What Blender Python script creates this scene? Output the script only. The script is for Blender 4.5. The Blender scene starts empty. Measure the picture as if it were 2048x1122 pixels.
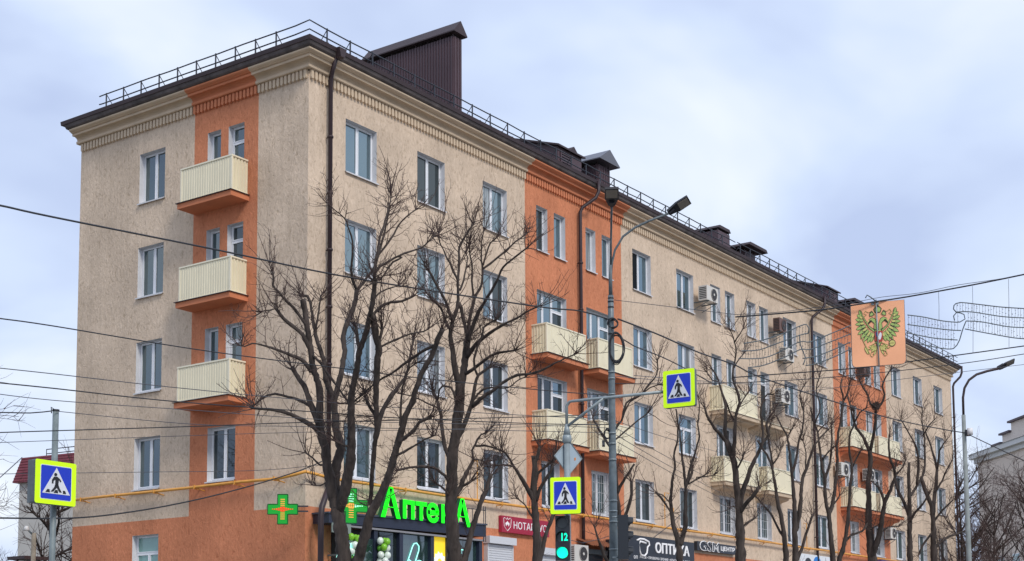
import bpy, bmesh, math, random
from mathutils import Vector, Matrix
import numpy as np

# ------------------------------------------------------------------ camera, sky, sun, exposure
scene = bpy.context.scene
COL = scene.collection
FOC, CY = 2823.67, 1049.26
YAW, PITCH, ROLL = 0.61875, 0.09393, -0.00542
CAM = Vector((-28.6855, -27.5338, 1.6))
_F = Vector((math.cos(YAW) * math.cos(PITCH), math.sin(YAW) * math.cos(PITCH), math.sin(PITCH)))
_R0 = Vector((math.sin(YAW), -math.cos(YAW), 0)); _U0 = _R0.cross(_F)
_c, _s = math.cos(ROLL), math.sin(ROLL)
_R = _R0 * _c + _U0 * _s; _U = _U0 * _c - _R0 * _s
cd = bpy.data.cameras.new('camera'); cam = bpy.data.objects.new('camera', cd); COL.objects.link(cam)
m = Matrix((( _R.x, _U.x, -_F.x, CAM.x), (_R.y, _U.y, -_F.y, CAM.y), (_R.z, _U.z, -_F.z, CAM.z), (0, 0, 0, 1)))
cam.matrix_world = m
cd.sensor_width = 36; cd.lens = FOC * 36 / 2048; cd.shift_y = (CY - 561) / 2048
cd.clip_start = 0.1; cd.clip_end = 3000
scene.camera = cam

W = bpy.data.worlds.new('World'); scene.world = W; W.use_nodes = True
SUN_EL, SUN_AZ = math.radians(42), math.radians(248)     # azimuth measured from +x, anticlockwise
def build_world():
    nt = W.node_tree; N = nt.nodes; L = nt.links; N.clear()
    out = N.new('ShaderNodeOutputWorld'); bg = N.new('ShaderNodeBackground'); bg.inputs[1].default_value = 0.1
    sky = N.new('ShaderNodeTexSky'); sky.sky_type = 'NISHITA'; sky.sun_disc = False
    sky.sun_elevation = SUN_EL; sky.sun_rotation = math.pi / 2 - SUN_AZ
    sky.air_density = 1.2; sky.dust_density = 2.5
    tc = N.new('ShaderNodeTexCoord')
    # flatten the directions so that clouds stretch towards the horizon as a cloud deck does
    sep = N.new('ShaderNodeSeparateXYZ'); L.new(tc.outputs['Generated'], sep.inputs[0])
    az = N.new('ShaderNodeMath'); az.operation = 'ABSOLUTE'; L.new(sep.outputs[2], az.inputs[0])
    ad = N.new('ShaderNodeMath'); ad.operation = 'ADD'; ad.inputs[1].default_value = 0.35; L.new(az.outputs[0], ad.inputs[0])
    dx = N.new('ShaderNodeMath'); dx.operation = 'DIVIDE'; L.new(sep.outputs[0], dx.inputs[0]); L.new(ad.outputs[0], dx.inputs[1])
    dy = N.new('ShaderNodeMath'); dy.operation = 'DIVIDE'; L.new(sep.outputs[1], dy.inputs[0]); L.new(ad.outputs[0], dy.inputs[1])
    cb = N.new('ShaderNodeCombineXYZ'); L.new(dx.outputs[0], cb.inputs[0]); L.new(dy.outputs[0], cb.inputs[1]); cb.inputs[2].default_value = 1.0
    n1 = N.new('ShaderNodeTexNoise'); n1.inputs['Scale'].default_value = 2.9; n1.inputs['Detail'].default_value = 4; n1.inputs['Roughness'].default_value = 0.45
    n1.inputs['Distortion'].default_value = 0.3
    L.new(cb.outputs[0], n1.inputs['Vector'])
    r1 = N.new('ShaderNodeValToRGB'); e = r1.color_ramp.elements
    e[0].position = 0.35; e[0].color = (3.75, 4.45, 6.25, 1)
    e[1].position = 0.66; e[1].color = (6.5, 6.95, 7.6, 1)
    em = e.new(0.5); em.color = (4.85, 5.65, 7.3, 1)
    L.new(n1.outputs['Fac'], r1.inputs[0])
    mix = N.new('ShaderNodeMix'); mix.data_type = 'RGBA'; mix.inputs['Factor'].default_value = 0.93
    L.new(sky.outputs[0], mix.inputs['A']); L.new(r1.outputs[0], mix.inputs['B'])
    L.new(mix.outputs['Result'], bg.inputs[0]); L.new(bg.outputs[0], out.inputs[0])
build_world()
sd = bpy.data.lights.new('sun', 'SUN'); sd.energy = 1.5; sd.angle = math.radians(14); sd.color = (1, 0.93, 0.84)
sun = bpy.data.objects.new('sun', sd); COL.objects.link(sun)
_sd = Vector((math.cos(SUN_AZ) * math.cos(SUN_EL), math.sin(SUN_AZ) * math.cos(SUN_EL), math.sin(SUN_EL)))
sun.rotation_euler = _sd.to_track_quat('Z', 'Y').to_euler()
scene.view_settings.view_transform = 'Standard'; scene.view_settings.look = 'None'
scene.view_settings.exposure = 0.55; scene.view_settings.gamma = 1.0
scene.view_settings.use_curve_mapping = False
scene.render.engine = 'CYCLES'
scene.cycles.max_bounces = 5

# ------------------------------------------------------------------ helpers
def ray(x, y):
    return _F + _R * ((x - 1024) / FOC) - _U * ((y - CY) / FOC)
def at(x, y, D): return CAM + ray(x, y) * D
def onA(x, y, o=0.0):
    d = ray(x, y); return CAM + d * ((-o - CAM.x) / d.x)
def onB(x, y, o=0.0):
    d = ray(x, y); return CAM + d * ((-o - CAM.y) / d.y)
def rnd(a, b): return random.uniform(a, b)

MATS = {}
def mat(name, color=(0.5, 0.5, 0.5), rough=0.6, metal=0.0, emit=None, estr=1.0, spec=0.5, var=0.0, vscale=3.0, bump=0.0, bscale=20.0, stretch=(1, 1, 1)):
    """procedural material: base colour with noise variation, optional bump"""
    if name in MATS: return MATS[name]
    M = bpy.data.materials.new(name); M.use_nodes = True; nt = M.node_tree; b = nt.nodes['Principled BSDF']
    b.inputs['Base Color'].default_value = (*color, 1); b.inputs['Roughness'].default_value = rough
    b.inputs['Metallic'].default_value = metal; b.inputs['Specular IOR Level'].default_value = spec
    if emit: b.inputs['Emission Color'].default_value = (*emit, 1); b.inputs['Emission Strength'].default_value = estr
    if var or bump:
        tc = nt.nodes.new('ShaderNodeTexCoord'); mp = nt.nodes.new('ShaderNodeMapping'); mp.inputs['Scale'].default_value = stretch
        nt.links.new(tc.outputs['Object'], mp.inputs[0])
    if var:
        n = nt.nodes.new('ShaderNodeTexNoise'); n.inputs['Scale'].default_value = vscale; n.inputs['Detail'].default_value = 6
        nt.links.new(mp.outputs[0], n.inputs['Vector'])
        mr = nt.nodes.new('ShaderNodeMapRange'); mr.inputs[1].default_value = 0.3; mr.inputs[2].default_value = 0.7
        mr.inputs[3].default_value = 1 - var; mr.inputs[4].default_value = 1 + var
        nt.links.new(n.outputs['Fac'], mr.inputs[0])
        mx = nt.nodes.new('ShaderNodeVectorMath'); mx.operation = 'SCALE'; mx.inputs[0].default_value = color
        nt.links.new(mr.outputs[0], mx.inputs['Scale']); nt.links.new(mx.outputs[0], b.inputs['Base Color'])
    if bump:
        n2 = nt.nodes.new('ShaderNodeTexNoise'); n2.inputs['Scale'].default_value = bscale; n2.inputs['Detail'].default_value = 4
        nt.links.new(mp.outputs[0], n2.inputs['Vector'])
        bp = nt.nodes.new('ShaderNodeBump'); bp.inputs['Strength'].default_value = bump; bp.inputs['Distance'].default_value = 0.02
        nt.links.new(n2.outputs['Fac'], bp.inputs['Height']); nt.links.new(bp.outputs[0], b.inputs['Normal'])
    MATS[name] = M; return M

def stucco(name, color, dirt):
    """bark-beetle plaster: short raked grooves, dusty patches"""
    M = bpy.data.materials.new(name); M.use_nodes = True; nt = M.node_tree; N = nt.nodes; L = nt.links; b = N['Principled BSDF']
    b.inputs['Roughness'].default_value = 0.9; b.inputs['Specular IOR Level'].default_value = 0.2
    geo = N.new('ShaderNodeNewGeometry')
    mp = N.new('ShaderNodeMapping'); mp.inputs['Scale'].default_value = (1, 1, 0.55); L.new(geo.outputs['Position'], mp.inputs[0])
    wn = N.new('ShaderNodeTexNoise'); wn.inputs['Scale'].default_value = 5; wn.inputs['Detail'].default_value = 2; L.new(mp.outputs[0], wn.inputs['Vector'])
    add = N.new('ShaderNodeMix'); add.data_type = 'RGBA'; add.blend_type = 'ADD'; add.inputs['Factor'].default_value = 0.22
    L.new(mp.outputs[0], add.inputs['A']); L.new(wn.outputs['Color'], add.inputs['B'])
    n = N.new('ShaderNodeTexNoise'); n.inputs['Scale'].default_value = 13.0; n.inputs['Detail'].default_value = 3.5; n.inputs['Roughness'].default_value = 0.62
    L.new(add.outputs['Result'], n.inputs['Vector'])
    gr = N.new('ShaderNodeMapRange'); gr.inputs[1].default_value = 0.27; gr.inputs[2].default_value = 0.45; L.new(n.outputs['Fac'], gr.inputs[0])  # grooves
    hi = N.new('ShaderNodeMapRange'); hi.inputs[1].default_value = 0.53; hi.inputs[2].default_value = 0.68; L.new(n.outputs['Fac'], hi.inputs[0])
    big = N.new('ShaderNodeTexNoise'); big.inputs['Scale'].default_value = 0.55; big.inputs['Detail'].default_value = 5; L.new(geo.outputs['Position'], big.inputs['Vector'])
    bm = N.new('ShaderNodeMapRange'); bm.inputs[1].default_value = 0.35; bm.inputs[2].default_value = 0.68; bm.inputs[3].default_value = 0.86; bm.inputs[4].default_value = 1.08
    L.new(big.outputs['Fac'], bm.inputs[0])
    c1 = N.new('ShaderNodeMix'); c1.data_type = 'RGBA'; c1.inputs['A'].default_value = (*dirt, 1); c1.inputs['B'].default_value = (*color, 1)
    L.new(gr.outputs[0], c1.inputs['Factor'])
    c2 = N.new('ShaderNodeMix'); c2.data_type = 'RGBA'; c2.inputs['B'].default_value = (min(1, color[0] * 1.22), min(1, color[1] * 1.24), min(1, color[2] * 1.28), 1)
    L.new(c1.outputs['Result'], c2.inputs['A'])
    hm = N.new('ShaderNodeMath'); hm.operation = 'MULTIPLY'; hm.inputs[1].default_value = 0.6; L.new(hi.outputs[0], hm.inputs[0]); L.new(hm.outputs[0], c2.inputs['Factor'])
    sc = N.new('ShaderNodeVectorMath'); sc.operation = 'SCALE'; L.new(c2.outputs['Result'], sc.inputs[0]); L.new(bm.outputs[0], sc.inputs['Scale'])
    # vertical rain streaks
    mp2 = N.new('ShaderNodeMapping'); mp2.inputs['Scale'].default_value = (2.2, 2.2, 0.12); L.new(geo.outputs['Position'], mp2.inputs[0])
    st = N.new('ShaderNodeTexNoise'); st.inputs['Scale'].default_value = 1.6; st.inputs['Detail'].default_value = 4; L.new(mp2.outputs[0], st.inputs['Vector'])
    sm = N.new('ShaderNodeMapRange'); sm.inputs[1].default_value = 0.33; sm.inputs[2].default_value = 0.55; sm.inputs[3].default_value = 0.92; sm.inputs[4].default_value = 1.0
    L.new(st.outputs['Fac'], sm.inputs[0])
    sc2 = N.new('ShaderNodeVectorMath'); sc2.operation = 'SCALE'; L.new(sc.outputs[0], sc2.inputs[0]); L.new(sm.outputs[0], sc2.inputs['Scale'])
    L.new(sc2.outputs[0], b.inputs['Base Color'])
    bp = N.new('ShaderNodeBump'); bp.inputs['Strength'].default_value = 0.8; bp.inputs['Distance'].default_value = 0.03
    L.new(n.outputs['Fac'], bp.inputs['Height']); L.new(bp.outputs[0], b.inputs['Normal'])
    MATS[name] = M; return M

def glass(name, dark, refl=0.3, tint=(0.85, 0.93, 1.0), folds=0.0, fold_col=(0.5, 0.5, 0.48)):
    """window pane: dim room behind a reflecting double pane, optionally with pale curtain folds"""
    M = bpy.data.materials.new(name); M.use_nodes = True; nt = M.node_tree; N = nt.nodes; L = nt.links
    N.remove(N['Principled BSDF']); out = N['Material Output']
    d = N.new('ShaderNodeBsdfDiffuse'); d.inputs[0].default_value = (*dark, 1)
    g = N.new('ShaderNodeBsdfGlossy'); g.inputs[0].default_value = (*tint, 1); g.inputs['Roughness'].default_value = 0.03
    tc = N.new('ShaderNodeTexCoord'); oi = N.new('ShaderNodeObjectInfo')
    va = N.new('ShaderNodeVectorMath'); va.operation = 'ADD'; L.new(tc.outputs['Object'], va.inputs[0]); L.new(oi.outputs['Location'], va.inputs[1])
    wv = N.new('ShaderNodeTexNoise'); wv.inputs['Scale'].default_value = 1.1; L.new(va.outputs[0], wv.inputs['Vector'])
    bp = N.new('ShaderNodeBump'); bp.inputs['Strength'].default_value = 0.05; bp.inputs['Distance'].default_value = 0.05; L.new(wv.outputs['Fac'], bp.inputs['Height'])
    L.new(bp.outputs[0], g.inputs['Normal'])
    if folds:
        mp = N.new('ShaderNodeMapping'); mp.inputs['Scale'].default_value = (9, 1, 0.25); L.new(va.outputs[0], mp.inputs[0])
        n = N.new('ShaderNodeTexNoise'); n.inputs['Scale'].default_value = 1.4; n.inputs['Detail'].default_value = 3; L.new(mp.outputs[0], n.inputs['Vector'])
        mr = N.new('ShaderNodeMapRange'); mr.inputs[1].default_value = 0.42; mr.inputs[2].default_value = 0.6; mr.inputs[4].default_value = folds; L.new(n.outputs['Fac'], mr.inputs[0])
        cm = N.new('ShaderNodeMix'); cm.data_type = 'RGBA'; cm.inputs['A'].default_value = (*dark, 1); cm.inputs['B'].default_value = (*fold_col, 1)
        L.new(mr.outputs[0], cm.inputs['Factor']); L.new(cm.outputs['Result'], d.inputs[0])
    mx = N.new('ShaderNodeMixShader'); mx.inputs[0].default_value = refl
    L.new(d.outputs[0], mx.inputs[1]); L.new(g.outputs[0], mx.inputs[2]); L.new(mx.outputs[0], out.inputs[0])
    MATS[name] = M; return M

class MB:
    """mesh collector: boxes, prisms, tubes -> one mesh"""
    def __init__(s): s.v = []; s.f = []; s.m = []; s.sm = []
    def add(s, vs, fs, mi=0, smooth=False):
        b = len(s.v); s.v += [tuple(v) for v in vs]
        for f in fs: s.f.append(tuple(b + i for i in f)); s.m.append(mi); s.sm.append(smooth)
    def box(s, a, b, mi=0, M=None):
        x0, y0, z0 = a; x1, y1, z1 = b
        vs = [Vector(p) for p in ((x0, y0, z0), (x1, y0, z0), (x1, y1, z0), (x0, y1, z0), (x0, y0, z1), (x1, y0, z1), (x1, y1, z1), (x0, y1, z1))]
        if M: vs = [M @ v for v in vs]
        s.add(vs, [(0, 3, 2, 1), (4, 5, 6, 7), (0, 1, 5, 4), (1, 2, 6, 5), (2, 3, 7, 6), (3, 0, 4, 7)], mi)
    def prism(s, poly, d0, d1, axes=('x', 'z', 'y'), mi=0, M=None):
        """poly in (axes0, axes1), extruded along axes2 from d0 to d1"""
        def mk(p, d):
            q = {axes[0]: p[0], axes[1]: p[1], axes[2]: d}; v = Vector((q['x'], q['y'], q['z'])); return M @ v if M else v
        n = len(poly); vs = [mk(p, d0) for p in poly] + [mk(p, d1) for p in poly]
        fs = [tuple(range(n)), tuple(range(2 * n - 1, n - 1, -1))] + [(i, (i + 1) % n, n + (i + 1) % n, n + i) for i in range(n)]
        s.add(vs, fs, mi)
    def flat(s, pts, mi=0): s.add(pts, [tuple(range(len(pts)))], mi)
    def tube(s, pts, r, n=6, mi=0, cap=True, smooth=True, rough=0.0, rg=None):
        pts = [Vector(p) for p in pts]
        if not hasattr(r, '__len__'): r = [r] * len(pts)
        vs = []; prev = None
        for i, p in enumerate(pts):
            t = (pts[min(i + 1, len(pts) - 1)] - pts[max(i - 1, 0)])
            if t.length < 1e-9: t = Vector((0, 0, 1))
            t.normalize()
            if prev is None:
                a = Vector((0, 0, 1)) if abs(t.z) < 0.9 else Vector((1, 0, 0))
                u = t.cross(a).normalized()
            else:
                u = (prev - t * prev.dot(t))
                u = u.normalized() if u.length > 1e-6 else t.orthogonal().normalized()
            prev = u; w = t.cross(u)
            for k in range(n):
                a = 2 * math.pi * k / n; q_ = 1 + (rg.uniform(-rough, rough) if rough else 0); vs.append(p + (u * math.cos(a) + w * math.sin(a)) * r[i] * q_)
        fs = [(i * n + k, i * n + (k + 1) % n, (i + 1) * n + (k + 1) % n, (i + 1) * n + k) for i in range(len(pts) - 1) for k in range(n)]
        if cap: fs += [tuple(range(n - 1, -1, -1)), tuple(range((len(pts) - 1) * n, len(pts) * n))]
        s.add(vs, fs, mi, smooth)
    def mesh(s, name, mats):
        me = bpy.data.meshes.new(name); me.from_pydata(s.v, [], s.f)
        for mm in (mats if isinstance(mats, (list, tuple)) else [mats]): me.materials.append(mm)
        me.polygons.foreach_set('material_index', s.m); me.polygons.foreach_set('use_smooth', s.sm)
        me.update(); return me
    def build(s, name, mats, parent=None, kind=None, label=None):
        return obj(name, s.mesh(name, mats), parent, kind=kind, label=label)

def obj(name, me, parent=None, loc=None, rz=None, kind=None, label=None):
    o = bpy.data.objects.new(name, me); COL.objects.link(o)
    if parent: o.parent = parent
    if loc is not None: o.location = loc
    if rz is not None: o.rotation_euler = (0, 0, rz)
    if kind: o['kind'] = kind
    if label: o['label'] = label
    return o
def tag(o, label, cat, group=None):
    o['label'] = label; o['category'] = cat
    if group: o['group'] = group
    return o
def thing(name, label, cat, loc=(0, 0, 0), rz=0, group=None):
    o = bpy.data.objects.new(name, None); COL.objects.link(o); o.location = loc; o.rotation_euler = (0, 0, rz)
    o.empty_display_size = 0.3
    return tag(o, label, cat, group)
def localise(o, pts):
    """world points -> the frame of an (unrotated) thing"""
    return [Vector(p) - Vector(o.location) for p in pts]
FONTS = {}
def text_mesh(body, size=1.0, extrude=0.02, offset=0.0, shear=0.0, fill=True):
    c = bpy.data.curves.new('lettering', 'FONT'); c.body = body; c.size = size; c.extrude = extrude; c.offset = offset; c.shear = shear
    c.resolution_u = 3
    o = bpy.data.objects.new('lettering', c); COL.objects.link(o)
    bpy.context.view_layer.update()
    me = bpy.data.meshes.new_from_object(o); COL.objects.unlink(o); bpy.data.objects.remove(o); return me
def fit_text(body, p0, right, up, w, h, material, name='lettering', parent=None, extrude=0.01, offset=0.0, squeeze=True):
    """lettering laid on a plane: p0 lower left corner, w x h box"""
    me = text_mesh(body, 1.0, 0.0001, offset)
    xs = [v.co.x for v in me.vertices]; ys = [v.co.y for v in me.vertices]
    x0, x1, y0, y1 = min(xs), max(xs), min(ys), max(ys)
    right = Vector(right).normalized(); up = Vector(up).normalized(); nrm = right.cross(up)
    for v in me.vertices:
        q = Vector(p0) + right * ((v.co.x - x0) / (x1 - x0) * w) + up * ((v.co.y - y0) / (y1 - y0) * h)
        q += nrm * (extrude if v.co.z > 0 else 0)
        v.co = q
    me.materials.clear(); me.materials.append(material)
    for p in me.polygons: p.use_smooth = False
    me.update()
    return obj(name, me, parent)

# ------------------------------------------------------------------ materials
beige = stucco('beige_plaster', (0.64, 0.51, 0.39), (0.43, 0.33, 0.235))
orange = stucco('orange_plaster', (0.60, 0.23, 0.12), (0.45, 0.155, 0.078))
beige_s = mat('beige_smooth', (0.57, 0.45, 0.325), 0.85, var=0.08, vscale=1.5)
orange_s = mat('orange_smooth', (0.57, 0.20, 0.095), 0.85, var=0.08, vscale=1.5)
brown = mat('brown_metal', (0.04, 0.024, 0.028), 0.6, 0.0, var=0.15, vscale=2)
pipe_m = mat('brown_pipe', (0.03, 0.016, 0.021), 0.5, var=0.15, vscale=2)
brown2 = mat('brown_sheet', (0.07, 0.04, 0.05), 0.55, 0.0, var=0.12, vscale=1)
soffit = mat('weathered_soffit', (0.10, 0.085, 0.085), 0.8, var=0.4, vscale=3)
white = mat('white_pvc', (0.76, 0.78, 0.82), 0.4)
reveal_m = mat('white_reveal', (0.62, 0.63, 0.66), 0.8, var=0.07, vscale=4)
sill_m = mat('sill_metal', (0.6, 0.6, 0.62), 0.5)
panel_m = mat('cream_sheet', (0.74, 0.68, 0.50), 0.5, var=0.08, vscale=1.6, stretch=(1.5, 1.5, 0.5))
panel_t = mat('cream_trim', (0.78, 0.73, 0.57), 0.5)
gasm = mat('yellow_pipe', (0.72, 0.34, 0.06), 0.45, var=0.15, vscale=4)
rail_m = mat('rail_metal', (0.028, 0.032, 0.045), 0.5)
steel = mat('galvanised', (0.27, 0.32, 0.34), 0.45, 0.2, var=0.12, vscale=8)
steel_d = mat('dark_grey_paint', (0.10, 0.125, 0.14), 0.5, var=0.2, vscale=10)
black = mat('black_plastic', (0.018, 0.022, 0.03), 0.4)
wire_m = mat('cable_black', (0.022, 0.024, 0.03), 0.6)
wire_g = mat('cable_grey', (0.07, 0.075, 0.09), 0.6)
bark = mat('bark', (0.05, 0.039, 0.034), 0.95, var=0.6, vscale=9, bump=1.0, bscale=22, stretch=(1, 1, 0.22))
twig_m = mat('twig_bark', (0.075, 0.048, 0.043), 0.9, var=0.3, vscale=2)
G_UP = glass('glass_sky', (0.02, 0.04, 0.045), 0.30, tint=(0.72, 0.9, 1.0))
G_DK = glass('glass_dark', (0.014, 0.022, 0.022), 0.11)
G_CU = glass('glass_curtain', (0.05, 0.06, 0.06), 0.2, folds=0.9, fold_col=(0.42, 0.44, 0.44))
G_GR = glass('glass_greenish', (0.02, 0.045, 0.042), 0.17)
G_MT = glass('glass_mint', (0.16, 0.31, 0.28), 0.12)
G_BK = glass('open_sash', (0.006, 0.007, 0.008), 0.02)
# ------------------------------------------------------------------ ground
GZ = 0.0
def quad_sheet(name, x0, y0, x1, y1, z, m):
    b = MB(); b.flat([(x0, y0, z), (x1, y0, z), (x1, y1, z), (x0, y1, z)]); return b.build(name, m, kind='structure')
ground_m = mat('ground_earth', (0.16, 0.15, 0.12), 0.95, var=0.25, vscale=0.4, bump=0.5, bscale=6)
asph = mat('asphalt', (0.055, 0.055, 0.058), 0.9, var=0.15, vscale=1.5, bump=0.4, bscale=60)
pave = mat('paving', (0.3, 0.28, 0.26), 0.9, var=0.12, vscale=2, bump=0.4, bscale=30)
paint = mat('road_paint', (0.75, 0.75, 0.72), 0.7, var=0.1, vscale=5)
quad_sheet('ground', -1200, -1200, 1500, 1500, -0.012, ground_m)
quad_sheet('road', -600, -24, 900, -12.5, -0.008, asph)
b = MB(); b.box((-600, -12.5, -0.1), (-6.9, -12.3, 0.12)); b.box((-6.9, -12.5, -0.1), (900, -12.3, 0.12)); b.build('kerb', mat('kerb_stone', (0.33, 0.32, 0.3), 0.9), kind='structure')
b = MB(); b.box((-30, -12.3, -0.1), (900, -0.3, 0.1)); b.build('pavement', pave, kind='structure')
quad_sheet('side_road', -42, -12.5, -30.2, 300, -0.004, asph)
b = MB()
for i in range(40): b.flat([(-60 + i * 6, -18.3, -0.004), (-57 + i * 6, -18.3, -0.004), (-57 + i * 6, -18.15, -0.004), (-60 + i * 6, -18.15, -0.004)])
b.build('road_marking', paint, kind='structure')
b = MB()
for i in range(9): b.flat([(-5, -23.5 + i * 1.2, -0.004), (-1, -23.5 + i * 1.2, -0.004), (-1, -22.9 + i * 1.2, -0.004), (-5, -22.9 + i * 1.2, -0.004)])
b.build('crossing_marking', paint, kind='structure')

# ------------------------------------------------------------------ the apartment building
AW, BW = 10.28, 56.35                 # widths of the two street fronts
ZT = 16.6                              # wall top (behind cornice), relative heights are world z
BLD = thing('apartment_building', 'five-storey beige and orange apartment block with brown roof and cream balconies', 'building')
bandA = [(2.03, 4.79)]
bandB = [(10.86, 17.36), (38.0, 45.3)]
PL = 4.27 + 1.6                        # top of the orange ground-floor zone
floors = [(15.98 + 1.6 - 3.04 * k, 14.37 + 1.6 - 3.04 * k) for k in range(5)]   # (top, sill)

OA, OB = [], []                        # openings: (u0,u1,z0,z1,type,opts) u along facade
def openA(y0, y1, k, typ, sill=None, **kw):
    t, s_ = floors[k]; OA.append((y0, y1, s_ if sill is None else sill, t, typ, k, kw))
def openB(x0, x1, k, typ, sill=None, **kw):
    t, s_ = floors[k]; OB.append((x0, x1, s_ if sill is None else sill, t, typ, k, kw))
for k in range(4): openA(6.13, 7.33, k, 'two', m=0.5)
openA(6.13, 7.33, 4, 'tee', sill=floors[4][1] - 0.1, m=0.55)
for k in range(3):
    openA(3.62, 4.2, k, 'one'); openA(2.62, 3.29, k, 'door', sill=floors[k][1] - 0.72)
openA(2.84, 4.02, 3, 'two', m=0.5)
for k in range(4):
    for (a, c) in ((1.58, 2.98), (4.93, 6.33), (8.39, 9.78)):
        openB(a, c, k, 'two', m=0.5)
    openB(18.22, 19.66, k, 'two', m=0.5)
    openB(21.77, 23.24, k, 'trans' if k == 2 else 'three2', m=0.38)
    openB(32.15, 33.63, k, 'two', m=0.5)
    openB(35.65, 37.17, k, 'two', m=0.5)
    for (a, c) in ((46.2, 47.65), (49.68, 51.13), (53.17, 54.7)): openB(a, c, k, 'two', m=0.5)
for (a, c) in ((11.56, 12.27), (12.69, 13.43), (14.81, 15.5), (15.95, 16.66)): openB(a, c, 0, 'one')
for k in (1, 2):
    openB(11.57, 13.46, k, 'balc', sill=floors[k][1] - 0.72); openB(14.81, 16.66, k, 'balc', sill=floors[k][1] - 0.72)
openB(11.78, 12.93, 3, 'two', m=0.5); openB(15.05, 16.3, 3, 'two', m=0.5)
for (a, c) in ((24.78, 25.7), (26.16, 27.07), (28.28, 29.2), (29.57, 30.5)):
    openB(a, c, 0, 'one2')
for (a, c) in ((24.78, 25.7), (26.16, 27.07)): openB(a, c, 1, 'one2')
openB(28.28, 29.2, 1, 'tee1'); openB(29.57, 30.5, 1, 'door', sill=floors[1][1] - 0.72)
openB(25.12, 26.73, 2, 'balc', sill=floors[2][1] - 0.72); openB(28.9, 30.5, 2, 'balc', sill=floors[2][1] - 0.72)
openB(25.28, 26.74, 3, 'two', m=0.5); openB(28.92, 30.37, 3, 'two', m=0.5)
for k in (0, 1):
    for (a, c) in ((38.75, 39.7), (40.1, 41.0), (42.3, 43.2), (43.6, 44.5)):
        openB(a, c, k, 'one2', sill=floors[k][1])
openB(39.2, 40.9, 2, 'balc', sill=floors[2][1] - 0.72); openB(42.8, 44.4, 2, 'balc', sill=floors[2][1] - 0.72)
openB(39.7, 40.85, 3, 'two', m=0.5); openB(42.9, 44.4, 3, 'two', m=0.5)
# ground floor of the long front
for (a, c) in ((32.2, 33.6), (35.7, 37.1), (46.2, 47.7), (49.7, 51.1), (53.2, 54.7), (39.6, 41.0), (42.9, 44.3)):
    openB(a, c, 4, 'two', m=0.5)

def wall_cells(width, bands, opens, plane):
    edges = sorted({0, width} | {u for b_ in bands for u in b_})
    us = sorted(set(edges) | {u for o in opens for u in o[:2]})
    zs = sorted({0.0, ZT + 1.9, PL} | {z for o in opens for z in o[2:4]})
    zones = {}
    for i in range(len(us) - 1):
        u0, u1 = us[i], us[i + 1]
        for j in range(len(zs) - 1):
            z0, z1 = zs[j], zs[j + 1]; uc, zc = (u0 + u1) / 2, (z0 + z1) / 2
            if any(o[0] < uc < o[1] and o[2] < zc < o[3] for o in opens): continue
            isO = zc < PL or any(a < uc < c for a, c in bands)
            key = ('plinth', True) if zc < PL else (sum(e < uc for e in edges), isO)
            q = [(u0, z0), (u1, z0), (u1, z1), (u0, z1)]
            if plane == 'A': pts = [(0, u, z) for u, z in reversed(q)]
            else: pts = [(u, 0, z) for u, z in q]
            zones.setdefault(key, MB()).flat(pts)
    return zones
for pl, wdt, bands, ops in (('A', AW, bandA, OA), ('B', BW, bandB, OB)):
    for (k, isO), zb_ in wall_cells(wdt, bands, ops, pl).items():
        front = 'short' if pl == 'A' else 'long'
        zb_.build('plaster_wall', orange if isO else beige, BLD, label=('orange ground-floor plaster of the %s front' if k == 'plinth' else ('orange' if isO else 'beige') + ' plaster bay of the %s front') % front)
bk = MB(); H = ZT + 1.9
bk.flat([(BW, 0, 0), (BW, AW, 0), (BW, AW, H), (BW, 0, H)]); bk.flat([(BW, AW, 0), (0, AW, 0), (0, AW, H), (BW, AW, H)])
bk.build('rear_wall', beige, BLD)

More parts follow.
